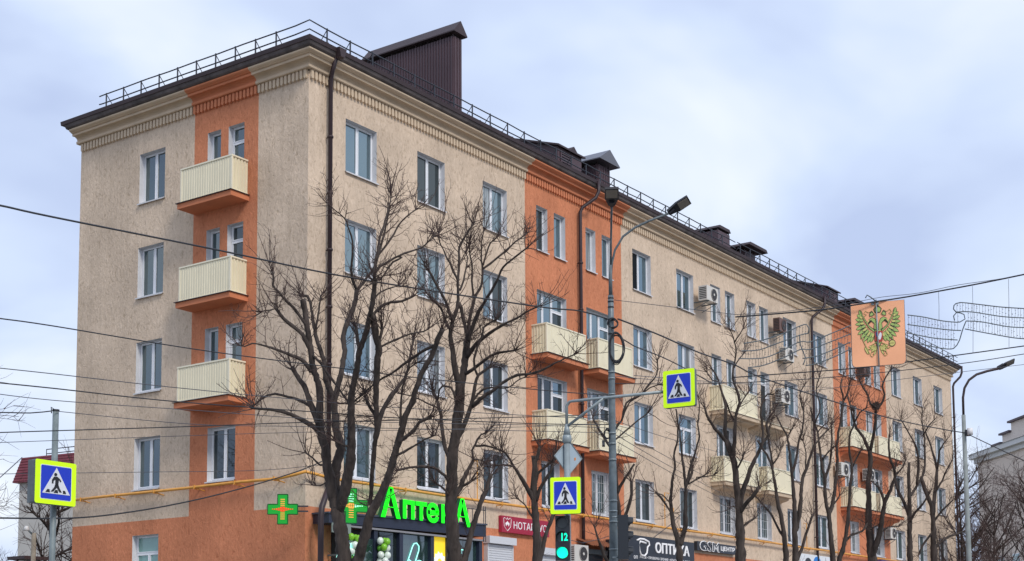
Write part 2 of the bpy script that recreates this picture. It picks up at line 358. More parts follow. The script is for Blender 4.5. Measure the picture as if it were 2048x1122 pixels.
# windows ----------------------------------------------------------
WIN = {}
DEPTH = 0.21
def bar(mb, x0, x1, z0, z1, y0, y1): mb.box((x0, y0, z0), (x1, y1, z1))
def win_meshes(w, h, typ, mfrac):
    key = (round(w, 2), round(h, 2), typ, mfrac)
    if key in WIN: return WIN[key]
    rv = MB(); D = DEPTH + 0.1
    rv.flat([(0, 0, 0), (0, D, 0), (0, D, h), (0, 0, h)][::-1]); rv.flat([(w, 0, 0), (w, 0, h), (w, D, h), (w, D, 0)][::-1])
    rv.flat([(0, 0, h), (0, D, h), (w, D, h), (w, 0, h)][::-1]); rv.flat([(0, 0, 0), (w, 0, 0), (w, D, 0), (0, D, 0)][::-1])
    # white plaster return on the wall face, a few mm proud
    fr = MB(); a, b_ = DEPTH - 0.03, DEPTH + 0.04; t = 0.045
    bar(fr, 0.004, t, 0.01, h - 0.004, a, b_); bar(fr, w - t, w - 0.004, 0.01, h - 0.004, a, b_)
    bar(fr, t, w - t, 0.01, t + 0.02, a, b_); bar(fr, t, w - t, h - t, h - 0.004, a, b_)
    panes = []
    def sash(x0, x1, z0, z1):
        s_ = 0.028; y0, y1 = a - 0.012, b_ - 0.01
        bar(fr, x0 + 0.002, x0 + s_, z0, z1, y0, y1); bar(fr, x1 - s_, x1 - 0.002, z0, z1, y0, y1)
        bar(fr, x0 + s_, x1 - s_, z0, z0 + s_, y0, y1); bar(fr, x0 + s_, x1 - s_, z1 - s_, z1, y0, y1)
        panes.append((x0 + s_, x1 - s_, z0 + s_, z1 - s_))
    X0, X1, Z0, Z1 = t, w - t, t + 0.02, h - t
    if typ in ('two',):
        xm = X0 + (X1 - X0) * mfrac; bar(fr, xm - 0.028, xm + 0.028, Z0, Z1, a, b_)
        sash(X0, xm - 0.028, Z0, Z1); sash(xm + 0.028, X1, Z0, Z1)
    elif typ in ('three2',):
        xm = X0 + (X1 - X0) * 0.55; bar(fr, xm - 0.028, xm + 0.028, Z0, Z1, a, b_)
        xk = X0 + (X1 - X0) * 0.18; bar(fr, xk - 0.028, xk + 0.028, Z0, Z1, a, b_)
        sash(X0, xk - 0.028, Z0, Z1); sash(xk + 0.028, xm - 0.028, Z0, Z1); sash(xm + 0.028, X1, Z0, Z1)
    elif typ == 'tee' or typ == 'tee1' or typ == 'trans':
        zt = Z0 + (Z1 - Z0) * 0.68; bar(fr, X0, X1, zt - 0.028, zt + 0.028, a, b_); sash(X0, X1, zt + 0.028, Z1)
        xm = X0 + (X1 - X0) * 0.5; bar(fr, xm - 0.028, xm + 0.028, Z0, zt - 0.028, a, b_)
        sash(X0, xm - 0.028, Z0, zt - 0.028); sash(xm + 0.028, X1, Z0, zt - 0.028)
    elif typ == 'door':
        zt = Z1 - 0.45; bar(fr, X0, X1, zt - 0.028, zt + 0.028, a, b_); sash(X0, X1, zt + 0.028, Z1); sash(X0, X1, Z0, zt - 0.028)
    elif typ == 'balc':
        x1 = X0 + (X1 - X0) * 0.3; x2 = X0 + (X1 - X0) * 0.62
        bar(fr, x1 - 0.028, x1 + 0.028, Z0, Z1, a, b_); bar(fr, x2 - 0.028, x2 + 0.028, Z0, Z1, a, b_)
        sash(X0, x1 - 0.028, Z0, Z1); sash(x1 + 0.028, x2 - 0.028, Z0, Z1)
        zt = Z1 - 0.5; bar(fr, x2 + 0.028, X1, zt - 0.028, zt + 0.028, a, b_)
        sash(x2 + 0.028, X1, zt + 0.028, Z1); sash(x2 + 0.028, X1, Z0, zt - 0.028)
    elif typ == 'one2':
        xm = X0 + (X1 - X0) * 0.5; bar(fr, xm - 0.02, xm + 0.02, Z0, Z1, a, b_); sash(X0, xm - 0.02, Z0, Z1); sash(xm + 0.02, X1, Z0, Z1)
    else: sash(X0, X1, Z0, Z1)
    pm = []
    for (x0, x1, z0, z1) in panes:
        p = MB(); p.box((x0 - 0.005, a + 0.02, z0 - 0.005), (x1 + 0.005, a + 0.034, z1 + 0.005)); pm.append(p)
    bkp = MB(); bkp.flat([(0, D, 0), (w, D, 0), (w, D, h), (0, D, h)])
    sl = MB(); sl.prism([(DEPTH - 0.04, 0.02), (-0.07, -0.012), (-0.07, -0.05), (-0.062, -0.05), (-0.062, -0.018), (DEPTH - 0.04, 0.008)], -0.03, w + 0.03, ('y', 'z', 'x'))
    rv.flat([(0, D, 0), (w, D, 0), (w, D, h), (0, D, h)])
    res = (rv.mesh('window', reveal_m), fr.mesh('frame', white), [p for p in pm], sl.mesh('sill', sill_m), {})
    WIN[key] = res; return res
def pane_mesh(res, i, mt):
    c = res[4]
    if (i, mt.name) not in c: c[(i, mt.name)] = res[2][i].mesh('pane', mt)
    return c[(i, mt.name)]
rw = random.Random(11)
for pl, ops in (('A', OA), ('B', OB)):
    for (u0, u1, z0, z1, typ, k, kw) in ops:
        w, h = u1 - u0, z1 - z0
        if k == 4 and pl == 'B' and u0 < 30: continue
        res = win_meshes(w, h, typ, kw.get('m', 0.5))
        wo = obj('window', res[0], BLD, (0, u1, z0) if pl == 'A' else (u0, 0, z0), -math.pi / 2 if pl == 'A' else 0)
        obj('frame', res[1], wo)
        base = rw.choice([G_UP, G_UP, G_UP, G_UP, G_DK]) if (pl == 'B' and k < 2) else rw.choice([G_DK, G_UP, G_CU, G_GR]) if pl == 'B' else rw.choice([G_DK, G_GR, G_GR])
        if pl == 'A' and k == 4: base = G_MT
        if pl == 'B' and k == 3: base = rw.choice([G_DK, G_DK, G_GR])
        for i in range(len(res[2])):
            mt = base if (rw.random() < 0.75 or k > 2) else rw.choice([G_DK, G_UP, G_CU] if pl == 'B' else [G_DK, G_GR])
            if pl == 'B' and k == 0 and u0 == 18.22 and i == 0: mt = G_BK
            obj('pane', pane_mesh(res, i, mt), wo)
        obj('sill', res[3], wo)
        if pl == 'B' and k == 3 and u0 in (15.05, 25.28, 39.7, 42.9, 28.92):
            gq = MB()
            for q in range(9): gq.tube([(0.03 + (w - 0.06) * q / 8, -0.03, 0.05), (0.03 + (w - 0.06) * q / 8, -0.03, h - 0.03)], 0.008, 4, smooth=False)
            for q in range(5): gq.tube([(0.02, -0.035, 0.08 + (h - 0.14) * q / 4), (w - 0.02, -0.035, 0.08 + (h - 0.14) * q / 4)], 0.008, 4, smooth=False)
            gq.build('window_grille', mat('grille_white', (0.55, 0.57, 0.6), 0.5), wo)

# cornice -----------------------------------------------------------
Z1_6 = 1.6
def sweep(profile, segs, name, parent, mt, ends=True, label=None):
    """profile [(out, z)], swept round the corner; seg = ('A', y0, y1) or ('B', x0, x1); a coordinate of None is the corner mitre"""
    n = len(profile); res = None
    for s_, u0, u1 in segs:
        mb = MB(); rows = []
        for u in (u0, u1):
            row = []
            for e, z in profile:
                if s_ == 'A': row.append((-e, -e if u is None else u, z))
                else: row.append((-e if u is None else u, -e, z))
            rows.append(row)
        vs = rows[0] + rows[1]; fs = [(i, i + 1, n + i + 1, n + i) for i in range(n - 1)]
        mb.add(vs, fs)
        for j, u in enumerate((u0, u1)):
            if u is not None: mb.add(rows[j], [tuple(range(n))])
        res = mb.build(name, mt, parent, label=label)
    return res
corn = [(0.0, 16.945), (0.13, 16.945), (0.15, 16.965), (0.15, 17.035), (0.11, 17.05), (0.115, 17.09), (0.14, 17.13), (0.19, 17.165), (0.25, 17.18), (0.25, 17.17), (0.315, 17.17), (0.32, 17.25), (0.365, 17.252), (0.375, 17.265), (0.42, 17.285), (0.455, 17.315), (0.455, 17.36), (0.0, 17.37)]
corn = [(e, z + Z1_6) for e, z in corn]
AE, BE = AW + 0.08, BW + 0.1
sweep(corn, [('A', AE, bandA[0][1]), ('A', bandA[0][0], None), ('B', None, bandB[0][0]), ('B', bandB[0][1], bandB[1][0]), ('B', bandB[1][1], BE)], 'cornice', BLD, beige_s, label='beige moulded cornice under the eave')
sweep(corn, [('A', bandA[0][1], bandA[0][0]), ('B', *bandB[0]), ('B', *bandB[1])], 'cornice', BLD, orange_s, label='orange stretches of the moulded cornice')
fas = [(0.0, 17.432), (0.43, 17.432), (0.56, 17.49), (0.585, 17.60), (0.0, 17.72)]
fas = [(e, z + Z1_6) for e, z in fas]
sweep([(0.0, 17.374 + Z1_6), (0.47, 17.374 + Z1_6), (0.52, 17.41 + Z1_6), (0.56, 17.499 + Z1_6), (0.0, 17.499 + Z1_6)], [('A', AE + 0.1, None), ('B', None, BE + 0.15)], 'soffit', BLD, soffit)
sweep([(0.40, 17.502 + Z1_6), (0.585, 17.502 + Z1_6), (0.61, 17.62 + Z1_6), (0.3, 17.70 + Z1_6)], [('A', AE + 0.25, None), ('B', None, BE + 0.4)], 'eave_trim', BLD, brown)
# ledge under the dentils
# dentils
dm = MB(); dm.prism([(0.0, 0.26), (0.1, 0.26), (0.1, 0.05), (0.085, 0.012), (0.06, 0.0), (0.04, 0.0), (0.015, 0.012), (0.0, 0.05)], -0.085, -0.002, ('x', 'z', 'y'))
den_b = dm.mesh('dentil', beige_s); den_o = dm.mesh('dentil', orange_s)
rest_b = MB(); rest_o = MB(); cnt = 0
def in_band(u, bands): return any(a < u < c for a, c in bands)
zc = 16.68 + Z1_6; u = 0.03
while u < AW - 0.15:
    obj('dentil', den_o if in_band(u, bandA) else den_b, BLD, (0, u + 0.105, zc), -math.pi / 2); u += 0.155; cnt += 1
u = 0.03
while u < BW - 0.15:
    if cnt < 298: obj('dentil', den_o if in_band(u, bandB) else den_b, BLD, (u, 0, zc)); cnt += 1
    else:
        t = rest_o if in_band(u, bandB) else rest_b
        vs = [(x + u, y, z + zc) for x, y, z in dm.v]; t.add(vs, dm.f)
    u += 0.155
rest_b.build('dentil_row', beige_s, BLD, kind='stuff'); rest_o.build('dentil_row', orange_s, BLD, kind='stuff')

# roof ---------------------------------------------------------------
rz = 17.62 + Z1_6; ev = 0.6; sl = 0.36
x0, x1, y0, y1 = -ev, BE + 0.38, -ev, AE + 0.24; half = (y1 - y0) / 2; zr = rz + half * sl
rf = MB(); A_, B_, C_, D_ = (x0, y0, rz), (x1, y0, rz), (x1, y1, rz), (x0, y1, rz); R1, R2 = (x0 + half, y0 + half, zr), (x1 - half, y0 + half, zr)
rf.flat([A_, B_, R2, R1]); rf.flat([B_, C_, R2]); rf.flat([C_, D_, R1, R2]); rf.flat([D_, A_, R1]); rf.flat([D_, C_, B_, A_])
rf.build('roof', brown, BLD)
# standing seams on the roof
sm_ = MB()
for i in range(92):
    x = 0.2 + i * 0.61
    h_ = min(half, x - x0, x1 - x)
    if h_ > 0.3: sm_.tube([(x, y0 + 0.02, rz + 0.02), (x, y0 + h_, rz + h_ * sl + 0.02)], 0.018, 4, smooth=False)
sm_.build('roof_seam', brown, BLD, kind='stuff')
# roof railing
RL = thing('roof_railing', 'thin grey two-rail safety railing running along the roof edge of the block', 'railing')
def zroof(off): return rz + (ev - off) * sl
ro = 0.28; zb = zroof(ro)
zt_, zm_ = 18.22 + Z1_6, 17.95 + Z1_6
pm = MB(); pm.tube([(0, 0, 0), (0, 0, zt_ - zb + 0.03)], 0.026, 5, smooth=False); pm.tube([(0, 0.02, zt_ - zb - 0.03), (0, 0.34, 0.1)], 0.016, 4, smooth=False)
pm.box((-0.05, -0.04, -0.05), (0.05, 0.4, 0.02))
pmesh = pm.mesh('post', rail_m)
pts = []
y = 9.55
while y > 0.3:
  if y < 8.9: obj('post', pmesh, RL, (-ro, y, zb), -math.pi / 2)
  y -= 0.85
x = 0.45
while x < 26.2: obj('post', pmesh, RL, (x, -ro, zb)); x += 1.0
x = 27.2
while x < BW + 0.3: obj('post', pmesh, RL, (x, -ro, zb)); x += 1.0
def sag_line(p, q, n, amp, rg):
    return [Vector(p).lerp(Vector(q), i / n) + Vector((rg.uniform(-amp, amp), rg.uniform(-amp, amp), rg.uniform(-amp, amp))) for i in range(n + 1)]
rr = random.Random(5)
for z in (zt_, zm_):
    t = MB(); t.tube([(-ro, 9.05, z)] + sag_line((-ro, 8.9, z), (-ro, 0.3, z), 8, 0.008, rr) + [(-ro, -ro, z + 0.02)] + sag_line((0.4, -ro, z), (26.7, -ro, z), 26, 0.012, rr), 0.021, 5, smooth=False); t.build('rail', rail_m, RL)
    t = MB(); t.tube(sag_line((26.95, -ro, z + 0.06), (BW + 0.6, -ro, z + 0.03), 30, 0.014, rr), 0.021, 5, smooth=False); t.build('rail', rail_m, RL)

# chimneys, vent shafts, dormers: fronts face the long street
def rib_box(mb, x0, x1, y0, y1, z0, z1, pitch=0.12, d=0.022, rib=True):
    mb.box((x0, y0, z0), (x1, y1, z1))
    if rib:
        n = max(2, int((x1 - x0) / pitch))
        for i in range(n):
            xx = x0 + (i + 0.3) * (x1 - x0) / n; mb.box((xx, y0 - d, z0), (xx + pitch * 0.45, y0 + 0.001, z1 - 0.002))
        n = max(2, int((y1 - y0) / pitch))
        for i in range(n):
            yy = y0 + (i + 0.3) * (y1 - y0) / n; mb.box((x0 - d, yy, z0), (x0 + 0.001, yy + pitch * 0.45, z1 - 0.002))
def gable_cap(par, x0, x1, y0, y1, z, h=0.38, o=0.16, lift=0.14, mt=None):
    c = MB(); xm = (x0 + x1) / 2
    c.prism([(x0 - o, z + lift), (xm, z + lift + h), (x1 + o, z + lift), (x1 + o, z + lift - 0.04), (x0 - o, z + lift - 0.04)], y0 - o, y1 + o, ('x', 'z', 'y'))
    cp = c.build('cap', mt or brown, par)
    s_ = MB(); n = max(2, int((y1 - y0) / 0.5))
    for i in range(n + 1):
        yy = y0 + 0.05 + (y1 - y0 - 0.1) * i / n
        s_.box((x0 + 0.02, yy - 0.02, z), (x0 + 0.05, yy + 0.02, z + lift)); s_.box((x1 - 0.05, yy - 0.02, z), (x1 - 0.02, yy + 0.02, z + lift))
    s_.build('cap_bracket', brown, par); return cp
def chimney(x0, x1, y0, y1, z1, label, flat=False, h=0.38, o=0.16, rib=True, mt=None):
    mb = MB(); rib_box(mb, x0, x1, y0, y1, rz + 0.02 + min(max(y0, 0), 5) * 0.0, z1, rib=rib)
    c = mb.build('chimney', brown2, BLD, label=label)
    if flat:
        f = MB(); f.prism([(x0 - o, z1 + 0.1), (x0 - o + 0.15, z1 + 0.24), (x1 + o - 0.15, z1 + 0.24), (x1 + o, z1 + 0.1)], y0 - o, y1 + o, ('x', 'z', 'y')); f.build('cap', brown, c)
        s_ = MB()
        for a_ in (x0 + 0.02, x1 - 0.06):
            for b_ in (y0 + 0.02, y1 - 0.06): s_.box((a_, b_, z1), (a_ + 0.04, b_ + 0.04, z1 + 0.1))
        s_.build('cap_bracket', brown, c)
    else: gable_cap(c, x0, x1, y0, y1, z1, h, o, mt=mt)
    return c
chimney(7.45, 7.9, 0.5, 4.35, 20.82 + Z1_6, 'long tall shaft clad in ribbed brown sheet', h=0.42, o=0.14)
chimney(16.05, 16.6, 1.6, 2.6, 19.35 + Z1_6, 'small capped shaft behind the first dormer', h=0.35)
chimney(17.35, 18.25, 1.0, 2.9, 19.35 + Z1_6, 'capped vent shaft beside the second downpipe', h=0.5, o=0.3, mt=mat('grey_sheet_cap', (0.12, 0.12, 0.14), 0.35, 0.3))
chimney(27.6, 28.75, 1.0, 3.4, 19.25 + Z1_6, 'squat vent box with round openings', flat=True, o=0.05, rib=False)
chimney(30.3, 31.4, 1.0, 2.4, 18.95 + Z1_6, 'low vent shaft with a wide flat cap', flat=True, o=0.45, rib=False)
chimney(43.0, 44.5, 1.0, 3.0, 18.95 + Z1_6, 'farther vent shaft with a wide flat cap', flat=True, o=0.4, rib=False)
def dormer(x0, x1, y0, z1, label, back=2.8):
    mb = MB(); d = back
    mb.prism([(y0, rz - 0.1), (y0, z1), (y0 + d, z1 + d * sl * 0.9), (y0 + d, rz)], x0, x1, ('y', 'z', 'x'))
    n = int((x1 - x0) / 0.14)
    c = mb.build('dormer', brown2, BLD, label=label)
    r = MB(); r.prism([(y0 - 0.12, z1 - 0.02), (y0 - 0.12, z1 + 0.05), (y0 + d, z1 + d * sl * 0.9 + 0.08), (y0 + d, z1 + d * sl * 0.9)], x0 - 0.12, x1 + 0.12, ('y', 'z', 'x')); r.build('dormer_roof', brown, c)
    l = MB(); a, b_ = x0 + (x1 - x0) * 0.12, x0 + (x1 - x0) * 0.55
    l.box((a, y0 - 0.02, z1 - 0.75), (b_, y0 - 0.003, z1 - 0.15)); l.build('vent_opening', black, c)
    s_ = MB()
    for i in range(6):
        z = z1 - 0.74 + i * 0.1; s_.box((a, y0 - 0.05, z), (b_, y0 - 0.021, z + 0.045))
    for xx in (a - 0.05, b_): s_.box((xx, y0 - 0.05, z1 - 0.78), (xx + 0.05, y0 - 0.004, z1 - 0.12))
    s_.build('louvre', brown2, c)
dormer(14.5, 16.15, 1.0, 19.22 + Z1_6, 'first dormer with a louvred vent')
dormer(39.9, 41.4, 1.0, 19.2 + Z1_6, 'second dormer with a louvred vent')

# downpipes -----------------------------------------------------------
def downpipe(pts, label):
    t = MB(); t.tube(pts, 0.066, 10); p = t.build('downpipe', pipe_m, BLD, label=label)
    c = MB(); a, b_ = Vector(pts[-2]), Vector(pts[-1]);
    n = int((a - b_).length / 1.9)
    for i in range(1, n + 1):
        q = a.lerp(b_, i / (n + 1)); c.tube([q + Vector((0, 0, 0.03)), q - Vector((0, 0, 0.03))], 0.09, 10); c.box((q.x - 0.012, q.y, q.z - 0.012), (q.x + 0.012, 0.0, q.z + 0.012))
    c.build('pipe_bracket', brown, p, kind='stuff'); return p
O_ = -0.15
zz = lambda z: z + Z1_6
p1 = downpipe([(0.62, -0.52, zz(17.45)), (0.70, O_ - 0.1, zz(17.0)), (0.76, O_, zz(16.8)), (0.78, O_, zz(5.05))], 'brown corner downpipe')
t = MB(); t.tube([(0.78, O_, zz(5.15)), (0.76, -0.25, zz(4.95)), (0.25, -0.55, zz(4.55)), (0.02, -0.62, zz(4.2)), (-0.02, -0.62, zz(3.9)), (-0.02, -0.62, 0.3)], 0.085, 10); t.build('pipe_offset', pipe_m, p1)
t = MB(); t.prism([(0.5, zz(17.62)), (0.82, zz(17.62)), (0.74, zz(17.35)), (0.58, zz(17.35))], -0.72, -0.5, ('x', 'z', 'y')); t.build('hopper', brown, p1)
for xx, lb in ((14.22, 'downpipe in the first orange bay of the long front'), (35.15, 'downpipe left of the second orange bay'), (56.32, 'downpipe at the far end of the long front')):
    dxx = 0.0
    q = downpipe([(xx + 0.55 if xx < 50 else xx + 0.3, -0.62, zz(17.6)), (xx + 0.55 if xx < 50 else xx + 0.3, -0.62, zz(17.2)), (xx + 0.45 if xx < 50 else xx + 0.22, -0.55, zz(16.95)), (xx + 0.06, -0.2, zz(16.55)), (xx, O_, zz(16.35)), (xx, O_, zz(16.2)), (xx, O_, 0.3)], lb)
# balconies -------------------------------------------------------------
def corr_panel(mb, u0, u1, z0, z1, off, plane, amp=0.011, pitch=0.105):
    """corrugated sheet: trapezoid ribs"""
    n = max(2, round((u1 - u0) / pitch)); p = (u1 - u0) / n; prof = []
    for i in range(n):
        a = u0 + i * p; prof += [(a, 0), (a + p * 0.58, 0), (a + p * 0.68, -amp), (a + p * 0.9, -amp)]
    prof.append((u1, 0)); vs = []; fs = []
    for z in (z0, z1):
        for (u, d) in prof:
            vs.append((u, -off - d - amp, z) if plane == 'f' else (off + d, u, z))
    k = len(prof)
    fs = [(i, i + 1, k + i + 1, k + i) for i in range(k - 1)]
    mb.add(vs, fs)
def balcony(u0, u1, zb, zt, plane, depth=0.63, slab_mat=None, bars=False, label=None, slab_only_bottom=0.16, mould=False, box2=None):
    """local frame: x along the wall to the viewer's right, y into the wall, z up; root on the slab"""
    w = u1 - u0
    s_ = MB(); s_.box((-0.07, -depth - 0.09, -0.17), (w + 0.07, 0.0, -0.012))
    if mould:
        s_.prism([(0, -0.172), (-depth * 0.86, -0.172), (-depth * 0.8, -0.26), (-depth * 0.62, -0.3), (-depth * 0.3, -0.34), (0, -0.5)], 0.02, w - 0.02, ('y', 'z', 'x'))
    loc = (0, u1, zb) if plane == 'A' else (u0, 0, zb)
    root = obj('balcony', s_.mesh('balcony', slab_mat), BLD, loc, -math.pi / 2 if plane == 'A' else 0, label=label)
    d = MB(); d.box((-0.11, -depth - 0.14, -0.012), (w + 0.11, -0.001, 0.006)); d.build('drip_tray', brown if slab_mat is orange_s else panel_t, root)
    H = zt - zb
    segs = [(0, w)] if box2 is None else box2
    for (a, c) in segs:
        if bars:
            b_ = MB(); n = int((c - a) / 0.11)
            for i in range(n + 1): x = a + (c - a) * i / n; b_.tube([(x, -depth, 0.0), (x, -depth, H)], 0.009, 4)
            for i in range(6): y = -depth * i / 6; b_.tube([(c, y, 0.0), (c, y, H)], 0.009, 4); b_.tube([(a, y, 0.0), (a, y, H)], 0.009, 4)
            for z in (0.05, H): b_.tube([(a, 0, z), (a, -depth, z), (c, -depth, z), (c, 0, z)], 0.016, 4)
            b_.build('railing', rail_m, root)
        else:
            f = MB(); corr_panel(f, a, c, 0.02, H, depth, 'f'); f.build('front_panel', panel_m, root)
            n = 5
            for sx, sg in ((a, 1), (c, -1)):
                l = MB(); prof = []
                for i in range(n): y = -depth * (1 - i / n); q = depth / n; prof += [(y, 0), (y + q * 0.45, 0), (y + q * 0.58, 0.03), (y + q * 0.88, 0.03)]
                prof.append((0, 0)); k = len(prof); b0 = [(sx + sg * dd, y, z) for z in (0.02, H) for y, dd in prof]
                l.add(b0, [(i, i + 1, k + i + 1, k + i) for i in range(k - 1)])
                l.build('side_panel', panel_m, root)
            t = MB()
            for z in (0.02, H):
                hh = 0.045 if z > 0.1 else 0.06
                t.box((a - 0.025, -depth - 0.03, z - (0.02 if z > .1 else 0.012)), (c + 0.025, -depth + 0.03, z + hh - 0.02)); t.box((a - 0.025, -depth + 0.03, z - 0.02), (a + 0.03, -0.001, z + hh - 0.02)); t.box((c - 0.03, -depth + 0.03, z - 0.02), (c + 0.025, -0.001, z + hh - 0.02))
            t.box((a - 0.022, -depth - 0.022, 0.0), (a + 0.03, -depth + 0.03, H)); t.box((c - 0.03, -depth - 0.022, 0.0), (c + 0.022, -depth + 0.03, H))
            t.build('top_rail', panel_t, root)
    return root
for k, nm in enumerate(('top', 'middle', 'lowest')):
    balcony(2.46, 4.64, zz(13.68) - 3.04 * k, zz(14.74) - 3.04 * k, 'A', slab_mat=orange_s, label=nm + ' balcony of the short front')
for k, nm in enumerate(('fourth-floor', 'third-floor')):
    balcony(11.24, 13.72, zz(10.52) - 3.04 * k, zz(11.56) - 3.04 * k, 'B', 0.62, orange_s, label=nm + ' balcony left of the second downpipe')
    balcony(14.6, 17.02, zz(10.52) - 3.04 * k, zz(11.64) - 3.04 * k, 'B', 0.62, orange_s, label=nm + ' balcony right of the second downpipe')
    balcony(24.55, 27.8, zz(10.4) - 3.04 * k, zz(11.45) - 3.04 * k, 'B', 0.62, beige_s, mould=True, label=nm + ' cream balcony on a moulded beige console')
    balcony(28.15 + 0.6 * k, 31.2, zz(10.4) - 3.04 * k, zz(11.45) - 3.04 * k, 'B', 0.62, beige_s, bars=(k == 0), mould=True, label=nm + (' open balcony with bar railing' if k == 0 else ' right-hand cream balcony on a console'))
    balcony(38.6, 45.5, zz(10.5) - 3.04 * k, zz(11.5) - 3.04 * k, 'B', 0.62, orange_s, mould=True, box2=[(0.0, 3.1), (3.8, 6.85)], label=nm + ' long double balcony in the second orange bay')
# gas pipe -----------------------------------------------------------------
GP = thing('gas_pipe', 'thin yellow-orange gas pipe running round both fronts above the ground floor', 'pipe')
g = MB(); zg = zz(5.1)
g.tube([(-0.2, AW, zg)] + [(-0.2, y, zg + rr.uniform(-0.015, 0.015)) for y in (8.5, 6.5, 4.5, 2.5, 0.9)] + [(-0.22, 0.2, zg + 0.04), (-0.2, -0.18, zg + 0.1), (0.2, -0.24, zg + 0.06), (0.9, -0.22, zg)] + [(x, -0.2, zg + rr.uniform(-0.015, 0.015)) for x in range(3, 56, 3)], 0.045, 8)
g.build('main_run', gasm, GP)
gb = MB()
def gbr(p, side):
    gb_ = MB()
    if side == 'A': gb_.box((-0.26, -0.02, -0.07), (0, 0.02, -0.045)); gb_.box((-0.255, -0.02, -0.07), (-0.235, 0.02, 0.06)); gb_.tube([(-0.2, -0.09, -0.05), (-0.02, -0.22, -0.12)], 0.016, 4)
    else: gb_.box((-0.02, -0.26, -0.07), (0.02, 0, -0.045)); gb_.box((-0.02, -0.255, -0.07), (0.02, -0.235, 0.06)); gb_.tube([(0.09, -0.2, -0.05), (0.2, -0.02, -0.12)], 0.016, 4)
    return gb_
ma, mb_ = gbr(0, 'A').mesh('bracket', gasm), gbr(0, 'B').mesh('bracket', gasm)
for y in (9.6, 7.9, 6.1, 4.3, 2.6, 1.0): obj('bracket', ma, GP, (0, y, zg))
for i in range(22): obj('bracket', mb_, GP, (1.6 + i * 2.5, 0, zg))
for (x, z1, z0) in ((7.85, 6.4, 5.1), (20.25, 6.5, 5.1), (20.95, 5.95, 5.1), (33.95, 6.3, 5.1)):
    r = MB(); pts = [(x, -0.14, zz(z0)), (x, -0.14, zz(z1))]
    if x > 20 and x < 20.5: pts += [(x + 0.35, -0.14, zz(z1))]
    else: pts += [(x, -0.01, zz(z1))]
    r.tube(pts, 0.02, 5, smooth=False); r.build('riser', gasm, GP)
# ------------------------------------------------------------------ trees
def tubes_np(P, Rr, name, material, parent=None, kind=None, n=3):
    """many thin tubes at once: P (N,K,3), Rr (N,K)"""
    N_, K, _x = P.shape
    T = np.empty_like(P); T[:, 1:-1] = P[:, 2:] - P[:, :-2]; T[:, 0] = P[:, 1] - P[:, 0]; T[:, -1] = P[:, -1] - P[:, -2]
    T /= np.linalg.norm(T, axis=2, keepdims=True) + 1e-9
    a = np.array([0.31, 0.52, 0.79]); U = np.cross(T, a); U /= np.linalg.norm(U, axis=2, keepdims=True) + 1e-9
    Wv = np.cross(T, U)
    ang = np.arange(n) * 2 * np.pi / n
    V = P[:, :, None, :] + Rr[:, :, None, None] * (np.cos(ang)[None, None, :, None] * U[:, :, None, :] + np.sin(ang)[None, None, :, None] * Wv[:, :, None, :])
    V = V.reshape(-1, 3)
    base = (np.arange(N_) * K * n)[:, None, None] + (np.arange(K - 1) * n)[None, :, None]
    k = np.arange(n)[None, None, :]; k2 = (np.arange(n) + 1) % n; k2 = k2[None, None, :]
    F = np.stack([base + k, base + k2, base + n + k2, base + n + k], axis=-1).reshape(-1, 4)
    me = bpy.data.meshes.new(name); me.vertices.add(len(V)); me.vertices.foreach_set('co', V.astype(np.float32).ravel())
    me.loops.add(F.size); me.loops.foreach_set('vertex_index', F.astype(np.int32).ravel())
    me.polygons.add(len(F)); me.polygons.foreach_set('loop_start', np.arange(0, F.size, 4, dtype=np.int32))
    me.materials.append(material); me.update(calc_edges=True)
    return obj(name, me, parent, kind=kind)

def grow(bases, dirs, lens, rads, rg, K=5, up=0.5, wob=0.35):
    """curved shoots from base points"""
    N_ = len(bases); P = np.empty((N_, K, 3)); P[:, 0] = bases; d = dirs / (np.linalg.norm(dirs, axis=1, keepdims=True) + 1e-9)
    curl = rg.normal(0, 1, (N_, 3)) * wob
    for i in range(1, K):
        d = d + np.array([0, 0, up / (K - 1)]) + curl / (K - 1) + rg.normal(0, 0.09, (N_, 3)); d /= np.linalg.norm(d, axis=1, keepdims=True)
        P[:, i] = P[:, i - 1] + d * (lens / (K - 1))[:, None]
    t = np.linspace(0, 1, K)[None, :]
    Rr = rads[:, None] * (1 - 0.6 * t)
    return P, Rr
def spawn(P, Rr, rg, per, lmin, lmax, rscale=0.7, spread=1.0, rmin=0.004):
    """side shoots from existing shoots"""
    N_, K, _x = P.shape; b = []; d = []; r = []
    cnt = rg.poisson(per, N_); idx = np.repeat(np.arange(N_), cnt)
    if len(idx) == 0: idx = np.array([0])
    t = rg.uniform(0.15, 1.0, len(idx)) * (K - 1); i0 = np.minimum(t.astype(int), K - 2); f = (t - i0)[:, None]
    base = P[idx, i0] * (1 - f) + P[idx, i0 + 1] * f; T = P[idx, i0 + 1] - P[idx, i0]
    T /= np.linalg.norm(T, axis=1, keepdims=True) + 1e-9
    side = rg.normal(0, 1, (len(idx), 3)); side -= T * np.sum(side * T, axis=1, keepdims=True); side /= np.linalg.norm(side, axis=1, keepdims=True) + 1e-9
    return base, T * 0.75 + side * spread, rg.uniform(lmin, lmax, len(idx)), np.maximum(Rr[idx, i0] * rscale, rmin)

